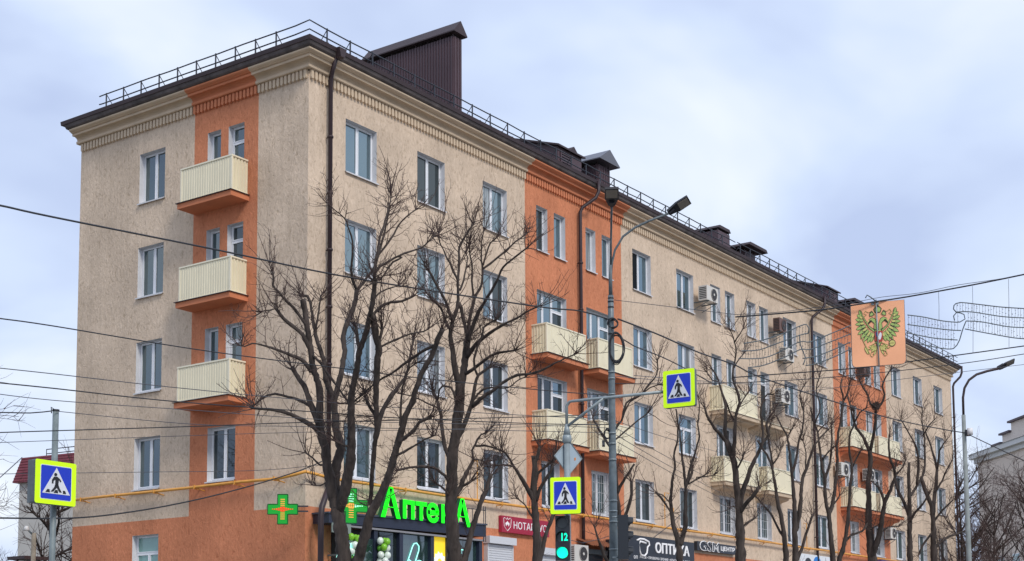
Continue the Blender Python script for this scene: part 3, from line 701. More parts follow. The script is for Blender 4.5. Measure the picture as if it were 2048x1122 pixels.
def catmull(pts, step):
    out = []
    n = len(pts)
    for i in range(n - 1):
        p0, p1, p2, p3 = pts[max(i - 1, 0)], pts[i], pts[i + 1], pts[min(i + 2, n - 1)]
        L = math.dist(p1, p2); m_ = max(1, int(L / step))
        for j in range(m_):
            t = j / m_
            out.append(tuple(0.5 * ((2 * b) + (-a + c) * t + (2 * a - 5 * b + 4 * c - d) * t * t + (-a + 3 * b - 3 * c + d) * t ** 3) for a, b, c, d in zip(p0, p1, p2, p3)))
    out.append(tuple(pts[-1])); return out

def build_tree(name, label, limbs, D, seed, group=None, dens=1.0, tl=(0.25, 0.75), tr=0.0095, sub=2.2, spread_d=0.55, trunk_to_ground=True, cluster=7):
    """limbs: traced centre lines [(points, width at base, width at tip)] read at distance D; every limb leaves that distance on a slope of its own"""
    rg = np.random.default_rng(seed); rp = random.Random(seed)
    ppm = FOC / D
    base_px = limbs[0][0][0]; bp = at(base_px[0], base_px[1], D)
    root = thing(name, label, 'tree', (bp.x, bp.y, 0.0), 0, group)
    known = []     # (x, y, depth)
    tr_mb, br_mb = MB(), MB()
    tb, td, tlen, trad = [], [], [], []
    tips = []
    for li, (pts, w0, w1) in enumerate(limbs):
        pts = [tuple(map(float, p)) for p in pts]
        if li == 0: d0 = D; d1 = D
        else:
            def near(q):
                return min(((k_[0] - q[0]) ** 2 + (k_[1] - q[1]) ** 2, k_) for k_ in known)
            a, b_ = near(pts[0]), near(pts[-1])
            if b_[0] < a[0]: pts = pts[::-1]; a = b_
            if 4 < a[0] < 48 ** 2: pts = [(a[1][0], a[1][1])] + pts
            d0 = a[1][2]
            Lm = sum(math.dist(pts[i], pts[i + 1]) for i in range(len(pts) - 1)) / ppm
            d1 = d0 + Lm * rp.uniform(-spread_d, spread_d)
        sp = catmull(pts, 7 if w0 >= 11 else 9); n = len(sp); W3 = []; rad = []
        for i, (x, y) in enumerate(sp):
            t = i / max(1, n - 1); dd = d0 + (d1 - d0) * t; known.append((x, y, dd))
            jx = rp.uniform(-0.7, 0.7) if 0 < i < n - 1 else 0
            W3.append(at(x + jx, y + rp.uniform(-0.5, 0.5), dd)); rad.append(max(0.011, 0.5 * (w1 + (w0 - w1) * (1 - t) ** (2.0 if w0 > 16 else 1.3 if w0 > 8 else 1.0)) / (FOC / dd)) * rp.uniform(0.94, 1.08))
        if li == 0 and trunk_to_ground:
            q = W3[0]; k_ = max(2, int(q.z / 0.5)); foot = Vector((q.x, q.y, -0.05))
            low = [foot.lerp(q, i / k_) for i in range(k_)]; W3 = low + W3; rad = [rad[0] * (1.3 - 0.3 * min(1, i / 3)) for i in range(k_)] + rad
        big = w0 >= 11
        (tr_mb if li == 0 else br_mb).tube([p - bp * 0 for p in localise(root, W3)], rad, 12 if big else 7 if w0 > 4 else 5, rough=0.13 if big else 0.1, rg=rp)
        # shoots along the limb
        s0 = 0 if not (li == 0 and trunk_to_ground) else len(low)
        for i in range(s0 + 1, len(W3) - 1):
            seg = (W3[i + 1] - W3[i]); L = seg.length
            tfrac = (i - s0) / max(1, len(W3) - s0)
            rate = dens * (L / 0.085) * (0.22 if w0 > 14 else 0.4 if w0 > 8 else 0.62) * (0.45 + tfrac)
            c = rg.poisson(rate)
            if li == 0 and W3[i].z < 4.5: c = min(c, 1)
            for _k in range(c):
                dv = seg.normalized(); s_ = Vector(rg.normal(0, 1, 3)); s_ = (s_ - dv * s_.dot(dv)).normalized()
                tb.append(W3[i] + seg * rp.random()); td.append(dv * 0.35 + s_ + Vector((0, 0, 0.35)))
                tlen.append(rg.uniform(*tl) * (0.5 + 0.5 * rp.random())); trad.append(tr * rg.uniform(0.75, 1.25))
        # the pollarded end carries a tuft of upright shoots
        if li > 0:
            e = W3[-1]; dv = (W3[-1] - W3[-2]).normalized()
            for _k in range(cluster if w1 <= 3.2 else cluster + 3):
                tb.append(e - dv * rp.uniform(0, 0.12)); td.append(dv * 0.7 + Vector(rg.normal(0, 0.55, 3)) + Vector((0, 0, 0.45)))
                tlen.append(rg.uniform(tl[0], tl[1] * 1.15)); trad.append(tr * rg.uniform(0.9, 1.4))
    tr_mb.build('trunk', bark, root); br_mb.build('branches', bark, root)
    o_ = np.array(root.location)
    P, Rr = grow(np.array([list(v) for v in tb]), np.array([list(v) for v in td]), np.array(tlen), np.array(trad), rg, 6)
    tubes_np(P - o_, Rr, 'shoots', twig_m, root, kind='stuff')
    b2, d2, l2, r2 = spawn(P, Rr, rg, sub, tl[0] * 0.35, tl[1] * 0.45)
    P2, R2 = grow(b2, d2, l2, r2, rg, 4, 0.6, 0.5)
    tubes_np(P2 - o_, R2, 'twigs', twig_m, root, kind='stuff')
    b3, d3, l3, r3 = spawn(P2, R2, rg, 0.9, 0.04, 0.14)
    P3, R3 = grow(b3, d3, l3, np.maximum(r3, 0.0045), rg, 3, 0.4, 0.3)
    tubes_np(P3 - o_, R3, 'buds', twig_m, root, kind='stuff')
    return root

T1 = [
 ([(690,1150),(684,1075),(672,1010),(664,985),(659,948),(654,930),(650,897),(644,875),(640,850),(640,788),(634,759),(627,737),(622,710),(620,687),(615,658),(611,628),(605,599)],34,11),
 ([(620,700),(605,669),(590,656),(568,638),(549,613)],9,7), ([(549,618),(540,620),(530,621),(520,625)],3,2),
 ([(612,650),(595,624),(576,605),(558,585),(546,571),(547,557),(545,542)],7,4),
 ([(668,1000),(671,942),(676,919),(682,897),(676,875),(672,860),(671,832),(668,803),(676,773),(683,744),(687,715),(690,702),(687,672),(696,643),(705,621),(711,599),(714,581)],24,9),
 ([(670,796),(661,782),(652,759),(649,729),(642,702),(634,680),(630,660),(624,628),(620,605),(615,593),(599,591)],12,5),
 ([(631,660),(636,631),(640,602),(641,590)],5,3),
 ([(621,742),(609,725),(593,715),(574,707),(546,697),(524,690),(505,687),(489,693),(478,691)],10,2.5),
 ([(638,850),(629,825),(621,806),(615,788),(608,771),(595,754),(584,735)],14,8),
 ([(636,862),(627,853),(606,841),(583,829),(562,823),(539,819),(517,818),(500,815)],12,4),
 ([(624,815),(598,800),(576,794),(551,788),(536,790),(521,800),(506,813)],7,3),
 ([(714,581),(706,562),(703,540),(704,520),(705,483),(696,453),(689,436),(671,421),(658,409)],6,2),
 ([(714,583),(728,563),(742,544),(752,527),(759,500),(768,470),(775,440),(780,409)],6,2.5),
 ([(680,1015),(691,978),(696,948),(701,919),(703,875),(703,862),(702,818),(703,788),(709,759),(715,729),(720,699),(730,672),(737,643),(745,606),(750,562)],24,10),
 ([(750,562),(749,544),(752,520),(756,500),(760,474),(768,451),(775,424),(781,402),(782,384)],8,2),
 ([(756,512),(782,477),(797,451),(816,431),(836,417)],5,2.5),
 ([(750,548),(760,533),(797,512),(819,503),(842,495),(863,478),(872,467)],6,2.5),
 ([(760,560),(772,543),(786,524),(804,515)],5,2.5),
 ([(748,598),(759,585),(774,578),(794,572),(804,565)],4,2),
 ([(742,636),(753,622),(768,610),(782,604),(803,603),(830,590)],7,4.5),
 ([(741,1010),(743,963),(747,919),(751,875),(753,862),(753,832),(752,788),(753,759),(755,715),(758,699),(752,672),(746,634)],15,8),
 ([(712,1128),(728,1078),(740,1030),(757,1000),(773,963),(785,926),(795,889),(804,860),(811,832),(826,803),(829,788),(836,766),(848,737),(863,712),(876,680),(885,658)],24,10),
 ([(705,815),(690,795),(678,778),(656,748),(642,728),(624,709)],5,4),
 ([(705,806),(730,784),(748,768),(759,760),(789,743),(816,722),(848,701),(870,690)],7,3),
 ([(752,699),(768,690),(795,678),(822,668),(848,663),(863,653)],5,2.5),
 ([(757,699),(759,680),(765,655)],6,6), ([(718,705),(715,680),(712,656)],7,7),
 ([(753,872),(760,840),(766,820),(779,798),(800,769),(813,748),(819,719),(824,695),(828,674)],11,4),
 ([(801,850),(803,796),(807,766),(820,735),(840,722)],6,3), ([(752,832),(742,818),(731,794)],8,6),
 ([(758,834),(767,818),(777,800),(788,785)],10,7),
 ([(795,910),(820,897),(850,879),(872,870)],6,2.5), ([(800,882),(828,860),(839,844),(863,834)],8,7),
 ([(640,930),(625,915),(610,905)],5,3), ([(668,880),(690,892),(706,893)],5,4),
 ([(745,1005),(760,980),(780,965)],5,2.5), ([(660,960),(640,972),(622,968)],3.5,2),
]
T2 = [
 ([(912,1150),(908,1100),(903,1034),(902,1000),(903,978),(904,933),(908,890),(912,858),(914,847),(917,818),(920,788),(920,768)],30,20),
 ([(920,775),(911,744),(907,715),(905,700),(903,687),(901,665),(905,643),(913,622),(916,605),(916,577),(914,555),(907,543),(900,527),(889,505),(879,483),(877,461)],14,2),
 ([(904,640),(892,605),(880,583),(869,562),(857,541)],7,5), ([(903,660),(894,649),(886,625),(876,609),(864,599)],7,3.5),
 ([(916,572),(917,540),(918,515),(918,495),(926,480),(939,459),(950,443)],6,3.5), ([(920,580),(928,559),(931,540),(935,515),(929,502)],5,2),
 ([(920,772),(926,751),(929,729),(932,707),(933,694),(935,680)],17,13),
 ([(935,682),(932,658),(926,636),(922,616),(917,605)],8,5), ([(935,680),(938,643),(944,621),(950,596),(963,569),(965,540),(963,520),(963,483),(969,459)],9,2),
 ([(935,684),(941,665),(951,638),(958,622),(977,591),(995,558),(1001,542),(1013,528),(1032,512),(1058,492)],10,3),
 ([(947,594),(944,562),(945,540),(944,527),(939,502),(939,480)],5,2), ([(964,539),(988,521),(1010,503),(1032,483),(1054,467)],5,2.5),
 ([(966,530),(973,505),(980,486),(995,475)],4,2.5),
 ([(926,750),(947,738),(966,723),(980,712),(995,706),(1032,700)],8,3.5), ([(932,716),(942,702),(958,683),(980,666),(1010,647),(1032,637),(1058,621),(1080,612)],10,3),
 ([(912,878),(922,862),(936,829),(945,803),(948,781),(953,759),(957,750),(972,740),(983,731)],13,5),
 ([(955,750),(950,737),(948,718),(955,695),(964,672),(967,655),(980,646),(997,636)],5,4),
 ([(944,812),(966,794),(989,779),(1001,769),(1019,757),(1035,750),(1058,748),(1084,740),(1110,726),(1137,714),(1155,706)],9,2.5),
 ([(949,798),(966,779),(995,775),(1016,775),(1039,759),(1054,753)],5,2),
 ([(905,1010),(911,989),(919,978),(926,960),(936,939),(947,920),(944,900),(951,889),(954,879),(963,869),(973,866)],14,3),
 ([(948,919),(963,920),(975,926)],4,3), ([(951,892),(970,891),(992,897),(1005,903)],5,3), ([(926,972),(944,961)],6,5),
 ([(903,930),(895,908),(889,889),(885,860),(882,832),(877,810),(873,795),(864,781)],10,6), ([(875,815),(854,806),(833,796),(816,790),(794,787)],4,2),
 ([(876,798),(879,778),(885,771),(901,775),(907,784),(912,803)],4,5), ([(900,995),(892,982),(882,972),(870,966)],6,3.5),
 ([(903,975),(895,958),(882,945),(867,935),(843,933),(813,936),(791,941)],7,4.5),
 ([(914,1135),(928,1122),(939,1081),(950,1040),(957,1019),(963,1000),(973,978),(982,948)],15,8),
]
T3 = [
 ([(1076,1150),(1074,1100),(1072,1050),(1068,1000),(1068,960),(1070,933),(1069,911)],22,12), ([(1070,930),(1079,900),(1080,893)],8,7),
 ([(1068,1000),(1063,992),(1054,975),(1041,954),(1026,930),(1010,906),(992,897)],11,3), ([(1028,932),(1007,930),(988,932)],5,3),
 ([(1072,1000),(1076,986),(1086,967),(1101,942),(1107,926)],9,5), ([(1072,965),(1075,948),(1089,935),(1103,923),(1112,915)],6,5),
 ([(1077,1115),(1083,1108),(1089,1078),(1097,1054),(1107,1030)],12,7), ([(1068,1040),(1050,1010),(1032,995)],4,2.5),
]
T4 = [
 ([(1240,1150),(1240,1100),(1240,1068),(1238,1019),(1235,989),(1243,969),(1255,949),(1269,928)],16,4), ([(1240,1050),(1251,1030),(1257,1011),(1263,989),(1263,963)],7,6),
 ([(1236,985),(1232,940),(1229,900),(1229,863),(1243,841),(1253,806),(1280,791),(1298,769),(1314,747),(1314,718)],6,2.5), ([(1230,880),(1250,863),(1272,844),(1300,822)],4,2.5),
 ([(1231,905),(1212,882),(1198,859),(1185,834)],6,4), ([(1243,841),(1253,815),(1264,800)],4,2.5), ([(1240,1130),(1215,1122),(1204,1098),(1194,1072),(1188,1050)],10,3),
 ([(1280,791),(1300,775),(1322,768)],3,2),
]
T5 = [
 ([(1360,1160),(1360,1122),(1357,1083),(1349,1059),(1342,1012),(1343,982),(1345,956),(1350,931),(1348,912),(1355,880),(1356,850),(1352,818)],17,3),
 ([(1359,1090),(1369,1059),(1371,1023),(1371,976),(1368,944),(1365,918),(1361,880),(1358,850)],11,3),
 ([(1372,972),(1378,944),(1384,925),(1392,899),(1399,872),(1396,849),(1399,811),(1396,794)],6,2), ([(1375,965),(1384,945),(1384,935)],6,5),
 ([(1344,1010),(1325,990),(1311,985)],4,2), ([(1376,968),(1400,955),(1417,945)],4,2.5), ([(1394,955),(1415,953),(1430,950)],3,2),
 ([(1345,1030),(1322,995),(1312,985)],5,3),
]
T6 = [
 ([(1481,1160),(1481,1122),(1480,1059),(1478,1028),(1476,1000),(1474,982),(1471,944),(1467,918),(1459,899),(1453,880)],24,12),
 ([(1454,885),(1451,868),(1451,836),(1451,811),(1444,785),(1437,760),(1431,748),(1423,737)],10,3),
 ([(1466,915),(1469,875),(1470,849),(1472,830),(1479,805),(1477,789),(1468,766),(1465,748),(1469,723),(1472,704),(1469,685),(1467,674),(1460,660)],10,2),
 ([(1455,885),(1436,864),(1424,849),(1414,830),(1409,813)],8,4), ([(1470,845),(1460,825),(1451,800)],4,3),
 ([(1479,1030),(1481,1001),(1491,969),(1504,931),(1517,905),(1525,884),(1525,849),(1521,824),(1525,805),(1535,788),(1546,789)],13,3),
 ([(1522,890),(1529,881),(1537,872),(1533,849),(1538,836)],6,5), ([(1479,1028),(1491,1009),(1504,995),(1519,973)],9,8),
 ([(1475,935),(1484,918),(1488,905)],4,4), ([(1480,1060),(1495,1045),(1512,1035)],5,4), ([(1472,830),(1485,800),(1500,780)],4,2.5),
 ([(1478,1020),(1466,1012),(1458,1018)],4,2), ([(1469,685),(1480,668),(1487,655)],3,2), ([(1468,735),(1480,715),(1490,705)],3,2), ([(1440,765),(1425,760),(1412,742)],3.5,2),
]
T7 = [
 ([(1572,1160),(1572,1122),(1569,1075),(1564,1044),(1556,1007),(1550,969),(1543,931),(1531,905),(1524,896),(1515,880)],13,4),
 ([(1545,935),(1542,905),(1537,880),(1540,850)],5,2.5), ([(1565,1070),(1559,1062),(1544,1031),(1525,1008),(1508,990)],6,2.5), ([(1543,931),(1556,915),(1562,895)],4,2),
]
T8 = [
 ([(1592,1160),(1591,1122),(1590,1075),(1589,1020),(1587,980),(1583,942),(1579,904),(1574,872),(1560,846),(1552,830)],15,3),
 ([(1592,1060),(1595,1044),(1601,1012),(1603,974),(1608,948),(1616,929),(1625,900),(1636,881),(1657,858)],11,3),
 ([(1584,945),(1593,916),(1597,884),(1604,865),(1607,840),(1608,810)],6,2.5), ([(1594,1120),(1600,1106),(1615,1059),(1626,1028)],7,5), ([(1575,875),(1583,860)],4,3),
 ([(1611,935),(1612,905),(1605,880)],4,2), ([(1607,820),(1600,790),(1612,765)],3.5,2),
]
T9 = [
 ([(1667,1160),(1666,1122),(1663,1087),(1659,1043),(1658,1027),(1652,1004),(1650,974),(1649,952),(1643,923),(1638,885),(1635,865),(1626,840),(1622,815)],13,3),
 ([(1659,1025),(1662,1021),(1667,998),(1671,967),(1675,929),(1674,891),(1677,865),(1682,840),(1687,802),(1682,776),(1684,757)],9,3),
 ([(1651,955),(1653,948),(1661,923),(1664,878),(1662,846)],6,2.5), ([(1687,802),(1694,789),(1700,765)],4,2), ([(1635,865),(1648,850),(1657,843)],3,2), ([(1667,1010),(1680,990)],4,3),
 ([(1630,845),(1640,815),(1632,780),(1640,750)],3.5,2), ([(1643,923),(1655,905),(1668,893)],4,3),
]
T10 = [
 ([(1676,1160),(1678,1122),(1687,1094),(1694,1055),(1699,1004),(1700,979),(1703,950),(1704,929),(1700,911),(1699,872),(1708,846),(1706,815)],11,3),
 ([(1704,935),(1714,916),(1722,900)],4,3), ([(1689,1085),(1702,1070),(1725,1062),(1735,1045)],5,4), ([(1708,846),(1720,825),(1735,815)],4,2), ([(1704,820),(1695,790),(1700,765)],4,2),
]
T11 = [
 ([(1746,1160),(1744,1122),(1741,1081),(1737,1049),(1738,1017),(1737,979),(1737,961),(1740,929),(1740,901)],22,9),
 ([(1740,905),(1727,875),(1713,856),(1706,835),(1700,805)],7,3), ([(1740,903),(1746,872),(1750,853),(1751,825)],7,5),
 ([(1753,815),(1763,808),(1769,789),(1765,772),(1771,755),(1784,735)],5,2.5), ([(1751,815),(1741,808),(1735,789),(1726,776),(1718,755)],5,2.5),
 ([(1745,1110),(1759,1068),(1764,1036),(1770,1004),(1782,979),(1783,974),(1791,948),(1782,923),(1777,897),(1779,870)],14,3.5), ([(1769,1010),(1763,987),(1757,975)],6,5),
 ([(1741,1060),(1752,1052),(1765,1045)],3,2), ([(1790,950),(1805,935),(1812,918)],4,2.5), ([(1759,1068),(1775,1055),(1800,1052)],4,2.5),
]
T12 = [
 ([(1820,1160),(1820,1122),(1819,1038),(1819,999),(1817,949),(1818,925)],13,6), ([(1817,1030),(1811,1011),(1795,979),(1789,949),(1792,930)],8,3.5), ([(1821,1042),(1830,1025),(1846,1007),(1860,985)],6,3),
 ([(1822,990),(1835,970),(1849,940),(1849,905),(1849,876),(1844,844),(1844,815)],6,2), ([(1834,970),(1837,926),(1832,895),(1815,861),(1801,838)],6,2), ([(1847,870),(1858,850),(1870,838)],3.5,2),
]
T13 = [
 ([(1870,1160),(1868,1122),(1867,1080),(1866,1038),(1862,1009),(1856,995),(1850,979),(1842,955)],15,7), ([(1865,1030),(1870,989),(1874,939),(1868,914),(1858,882),(1851,863)],10,3),
 ([(1869,1110),(1872,1094),(1888,1078),(1912,1068),(1933,1062)],7,3.5), ([(1870,985),(1885,960),(1893,940),(1905,920)],5,2.5), ([(1866,1045),(1885,1020),(1905,1000)],5,3),
 ([(1874,940),(1880,900),(1893,880)],5,2.5), ([(1868,1060),(1845,1090),(1838,1110)],5,3.5),
]
G_T = 'pollarded street trees along the pavement'
build_tree('pollarded_tree', 'bare many-stemmed tree in front of the corner downpipe, left of the green lettering', T1, 29.5, 1, G_T, dens=1.25, tl=(0.2, 0.95), sub=3.2)
build_tree('pollarded_tree', 'bare tree whose thick trunk covers the end of the green lettering', T2, 32.0, 2, G_T, dens=1.35, tl=(0.22, 1.0), sub=3.2)
build_tree('pollarded_tree', 'bare cut-back tree crossing the red sign, left of the traffic light', T3, 34.7, 3, G_T, dens=1.3, tl=(.25,1.0), sub=2.6)
build_tree('pollarded_tree', 'bare tree directly behind the tall central street lamp', T4, 37.5, 4, G_T, dens=0.8, tl=(.25,1.0), sub=2.4)
build_tree('pollarded_tree', 'slim forked bare tree in front of the white-lettered optician sign', T5, 40.9, 5, G_T, dens=0.9, tl=(.25,1.0), sub=2.6)
build_tree('pollarded_tree', 'stout bare tree with a wide fork before the beige console balconies', T6, 44.1, 6, G_T, dens=1.2, tl=(.25,1.1), sub=2.8)
build_tree('pollarded_tree', 'slim bare tree leaning left between the stout tree and the forked one', T7, 46.2, 7, G_T, dens=0.9, tl=(.25,1.0), sub=2.6)
build_tree('pollarded_tree', 'bare tree with crossing stems just left of the third downpipe', T8, 47.5, 8, G_T, dens=1.1, tl=(.25,1.1), sub=2.8)
build_tree('pollarded_tree', 'bare Y-shaped tree just right of the third downpipe', T9, 49.8, 9, G_T, dens=1.2, tl=(.25,1.1), sub=2.8)
build_tree('pollarded_tree', 'thin curved bare tree before the left edge of the far orange bay', T10, 51.2, 10, G_T, dens=1.3, tl=(.25,1.0), sub=2.6)
build_tree('pollarded_tree', 'bare tree with a dark nest under the hanging emblem banner', T11, 52.9, 11, G_T, dens=1.3, tl=(.3,1.2), sub=2.8)
build_tree('pollarded_tree', 'bare tree just right of the far orange bay', T12, 55.5, 12, G_T, dens=1.5, tl=(0.3, 1.2), sub=3)
build_tree('pollarded_tree', 'bare tree in front of the far end of the long facade', T13, 58.5, 13, G_T, dens=1.5, tl=(0.3, 1.2), sub=3)
# nests: balls of sticks resting in forks
def nest(px, py, D, r, label, n=260, seed=3):
    rg = np.random.default_rng(seed); c = at(px, py, D)
    a = rg.normal(0, 1, (n, 3)); a /= np.linalg.norm(a, axis=1, keepdims=True); a *= np.array([r, r, r * 0.75]); s_ = a * rg.uniform(0.5, 1, (n, 1))
    d = np.cross(a, rg.normal(0, 1, (n, 3)))
    P, Rr = grow(s_, d, rg.uniform(r, 1.9 * r, n), np.full(n, 0.009), rg, 4, 0, 0.8)
    P -= (P.mean(axis=1, keepdims=True) - s_[:, None, :]) * 0.8
    o = tubes_np(P, Rr, 'bird_nest', bark); o.location = c; tag(o, label, 'nest')
nest(1752, 812, 52.9, 0.16, 'dark bird nest in the fork under the emblem banner')

def free_tree(name, label, base, h, seed, group=None, crown=1.0, tr=0.012, fine=2.4, trunk_r=None, levels=3, spread=0.8):
    """untraced tree: trunk that forks upward, then shoots"""
    rg = np.random.default_rng(seed); root = thing(name, label, 'tree', base, 0, group)
    tr0 = trunk_r or h * 0.012
    K = 8; tP, tR = grow(np.zeros((1, 3)), np.array([[rg.normal(0, .05), rg.normal(0, .05), 1]]), np.array([h * 0.9]), np.array([tr0]), rg, K, 0.3, 0.12)
    tR = tR * 0 + tr0 * np.linspace(1, 0.2, K)[None, :]
    tubes_np(tP, tR, 'trunk', bark, root, n=7)
    # main limbs
    nl = int(22 * crown); t = rg.uniform(0.22, 0.97, nl) * (K - 1); i0 = t.astype(int); f = (t - i0)[:, None]
    b = tP[0, i0] * (1 - f) + tP[0, np.minimum(i0 + 1, K - 1)] * f; ang = rg.uniform(0, 2 * np.pi, nl)
    dv = np.stack([np.cos(ang) * spread, np.sin(ang) * spread, rg.uniform(0.35, 0.9, nl)], axis=1)
    ln = h * rg.uniform(0.25, 0.42, nl) * (1.1 - 0.6 * t / (K - 1)) * crown
    P, Rr = grow(b, dv, ln, np.full(nl, tr0 * 0.34), rg, 7, 0.45, 0.3); tubes_np(P, Rr, 'branches', bark, root, n=5)
    b1, d1, l1, r1 = spawn(P, Rr, rg, 7, h * 0.06, h * 0.17, 0.5, 0.9, tr * 0.8); P1, R1 = grow(b1, d1, l1, r1, rg, 5, 0.5, 0.4)
    tubes_np(P1, R1, 'shoots', twig_m, root, kind='stuff')
    b2, d2, l2, r2 = spawn(P1, R1, rg, fine * 2.6, h * 0.03, h * 0.09, 0.6, 1.0, tr * 0.6); P2, R2 = grow(b2, d2, l2, r2, rg, 4, 0.4, 0.5)
    tubes_np(P2, R2, 'twigs', twig_m, root, kind='stuff')
    return root
def ground_at(px, D, y=1100):
    p = at(px, y, D); return (p.x, p.y, 0.0)
free_tree('bare_tree', 'bare tree behind the left crossing sign, against the grey house', ground_at(131, 62), 11.3, 21, tr=0.012, trunk_r=0.22, crown=0.75)
free_tree('bare_tree', 'bare tree cut by the left edge of the picture', ground_at(-75, 40), 10.8, 22, tr=0.012, crown=0.7)
free_tree('bare_tree', 'low bare bush beside the left edge behind the wooden pole', ground_at(22, 60), 6.3, 23, tr=0.01, crown=0.8)
free_tree('bare_tree', 'thin bare sapling top showing above the maroon roof', ground_at(128, 110), 17.9, 24, tr=0.015, crown=0.45)
R_G = 'trees and bushes beyond the far end of the block'
for i, (px, D, h, lb) in enumerate(((1918, 84, 13.5, 'bare tree right against the far end of the long facade'), (1945, 88, 14.2, 'dense bare tree behind the right street lamp'),
        (1975, 80, 11.0, 'bare tree right of the right street lamp'), (2010, 76, 9.6, 'twiggy bare tree before the pale far building'),
        (2048, 60, 9.6, 'bare tree cut by the right edge of the picture'), (1925, 95, 9.5, 'dark bushy tree low beside the far corner'), (1990, 92, 9.0, 'low bushy tree under the pale far building'))):
    free_tree('bare_tree', lb, ground_at(px, D), h, 40 + i, R_G, tr=0.014, crown=1.15, fine=2.6)
# ------------------------------------------------------------------ background houses
def house_windows(root, origin, right, rows, cols, w, h, x0, dx, z0, dz, gm):
    ang = math.atan2(right.y, right.x)
    wm = MB(); wm.box((-w / 2 - 0.06, -0.03, -0.06), (w / 2 + 0.06, 0.0, h + 0.06)); wm.box((-0.04, -0.05, 0.0), (0.04, -0.031, h)); wme = wm.mesh('window', white)
    pm_ = MB(); pm_.box((-w / 2, -0.045, 0), (-0.04, -0.032, h)); pm2 = MB(); pm2.box((0.04, -0.045, 0), (w / 2, -0.032, h)); a, b_ = pm_.mesh('pane', gm), pm2.mesh('pane', gm)
    for i in range(cols):
        for j in range(rows):
            p = origin + right * (x0 + i * dx); q = Vector((p.x, p.y, z0 + j * dz)) - root.location
            o = obj('window', wme, root, q, ang); obj('pane', a, o); obj('pane', b_, o)
# grey house with a maroon mansard, left
D_L = 88
a0 = at(38, 1000, D_L); a1 = at(175, 1000, D_L - 2.5); zt = at(42, 966, D_L).z; zr_ = at(50, 914, D_L).z
rt = (Vector((a1.x, a1.y, 0)) - Vector((a0.x, a0.y, 0))).normalized(); nb = Vector((-rt.y, rt.x, 0))
HL = thing('grey_house', 'pale grey apartment house with maroon metal mansard seen left behind the block', 'building', (a0.x, a0.y, 0))
o0 = Vector((0, 0, 0)); wl = 24
w_ = MB(); w_.prism([(0, 0), (rt.x * wl, rt.y * wl), (rt.x * wl + nb.x * 12, rt.y * wl + nb.y * 12), (nb.x * 12, nb.y * 12)], 0, zt, ('x', 'y', 'z')); w_.build('wall', mat('pale_grey_render', (0.46, 0.45, 0.43), 0.9, var=0.06, vscale=0.3), HL)
r_ = MB(); ms = []
f = lambda u, v, z: (rt.x * u + nb.x * v, rt.y * u + nb.y * v, z)
lo = [f(-0.3, -0.3, zt), f(wl, -0.3, zt), f(wl, 12.3, zt), f(-0.3, 12.3, zt)]; hi_ = [f(0.0, 0.15, zr_), f(wl, 0.15, zr_ + 0.2), f(wl, 11, zr_), f(0.35, 11, zr_)]
r_.add(lo + hi_, [(0, 1, 5, 4), (1, 2, 6, 5), (2, 3, 7, 6), (3, 0, 4, 7), (4, 5, 6, 7), (3, 2, 1, 0)]); r_.build('mansard_roof', mat('maroon_tile', (0.17, 0.03, 0.045), 0.6, var=0.15, vscale=2), HL)
c_ = MB()
for i in range(9):
    t_ = (i + 0.5) / 9; c_.tube([f(-0.3 + 0.3 * t_, -0.3 + 0.45 * t_ - 0.01, zt + (zr_ - zt) * t_), f(wl, -0.3 + 0.45 * t_ - 0.01, zt + (zr_ + 0.1 - zt) * t_)], 0.03, 4, smooth=False)
c_.build('tile_course', MATS['maroon_tile'], HL, kind='stuff')
g_ = MB()
for i in range(16): g_.tube([f(1 + i * 0.9, 1.2, zr_), f(1 + i * 0.9, 1.2, zr_ + 0.62)], 0.03, 4, smooth=False)
for z in (0.32, 0.6): g_.tube([f(1, 1.2, zr_ + z), f(14.5, 1.2, zr_ + z + 0.15)], 0.03, 4, smooth=False)
g_.build('roof_railing', rail_m, HL, kind='stuff')
v_ = MB(); v_.box((*f(4, 1.4, zr_)[:2], zr_), (f(4, 1.4, 0)[0] + 1.2, f(4, 1.4, 0)[1] + 1.0, zr_ + 0.45)); v_.build('roof_vent', brown, HL)
# pale building with stepped parapet, right
D_R = 150
b0 = at(1956, 1000, D_R); b1 = at(2075, 1000, D_R - 14); rt2 = (Vector((b1.x, b1.y, 0)) - Vector((b0.x, b0.y, 0))).normalized(); nb2 = Vector((-rt2.y, rt2.x, 0))
HR = thing('pale_building', 'pale beige building with stepped parapet beyond the trees at the right edge', 'building', (b0.x, b0.y, 0))
zc_ = at(1956, 918, D_R).z; wlr = 26
def f2(u, v, z): return (rt2.x * u + nb2.x * v, rt2.y * u + nb2.y * v, z)
pale = mat('pale_beige_render', (0.68, 0.58, 0.50), 0.9, var=0.08, vscale=0.25)
def slab2(mb, u0, u1, v0, v1, z0, z1): mb.add([f2(u0, v0, z0), f2(u1, v0, z0), f2(u1, v1, z0), f2(u0, v1, z0), f2(u0, v0, z1), f2(u1, v0, z1), f2(u1, v1, z1), f2(u0, v1, z1)], [(0, 3, 2, 1), (4, 5, 6, 7), (0, 1, 5, 4), (1, 2, 6, 5), (2, 3, 7, 6), (3, 0, 4, 7)])
w_ = MB(); slab2(w_, 0.3, wlr, 0, 14, 0, zc_); w_.build('wall', pale, HR)
w_ = MB(); slab2(w_, -0.4, wlr, -0.7, 14.5, zc_, zc_ + 0.5); w_.build('cornice', mat('pale_trim', (0.62, 0.62, 0.61), 0.8), HR)
w_ = MB(); slab2(w_, 0.0, wlr, -0.3, 14.2, zc_ - 0.5, zc_); w_.build('frieze', MATS['pale_trim'], HR)
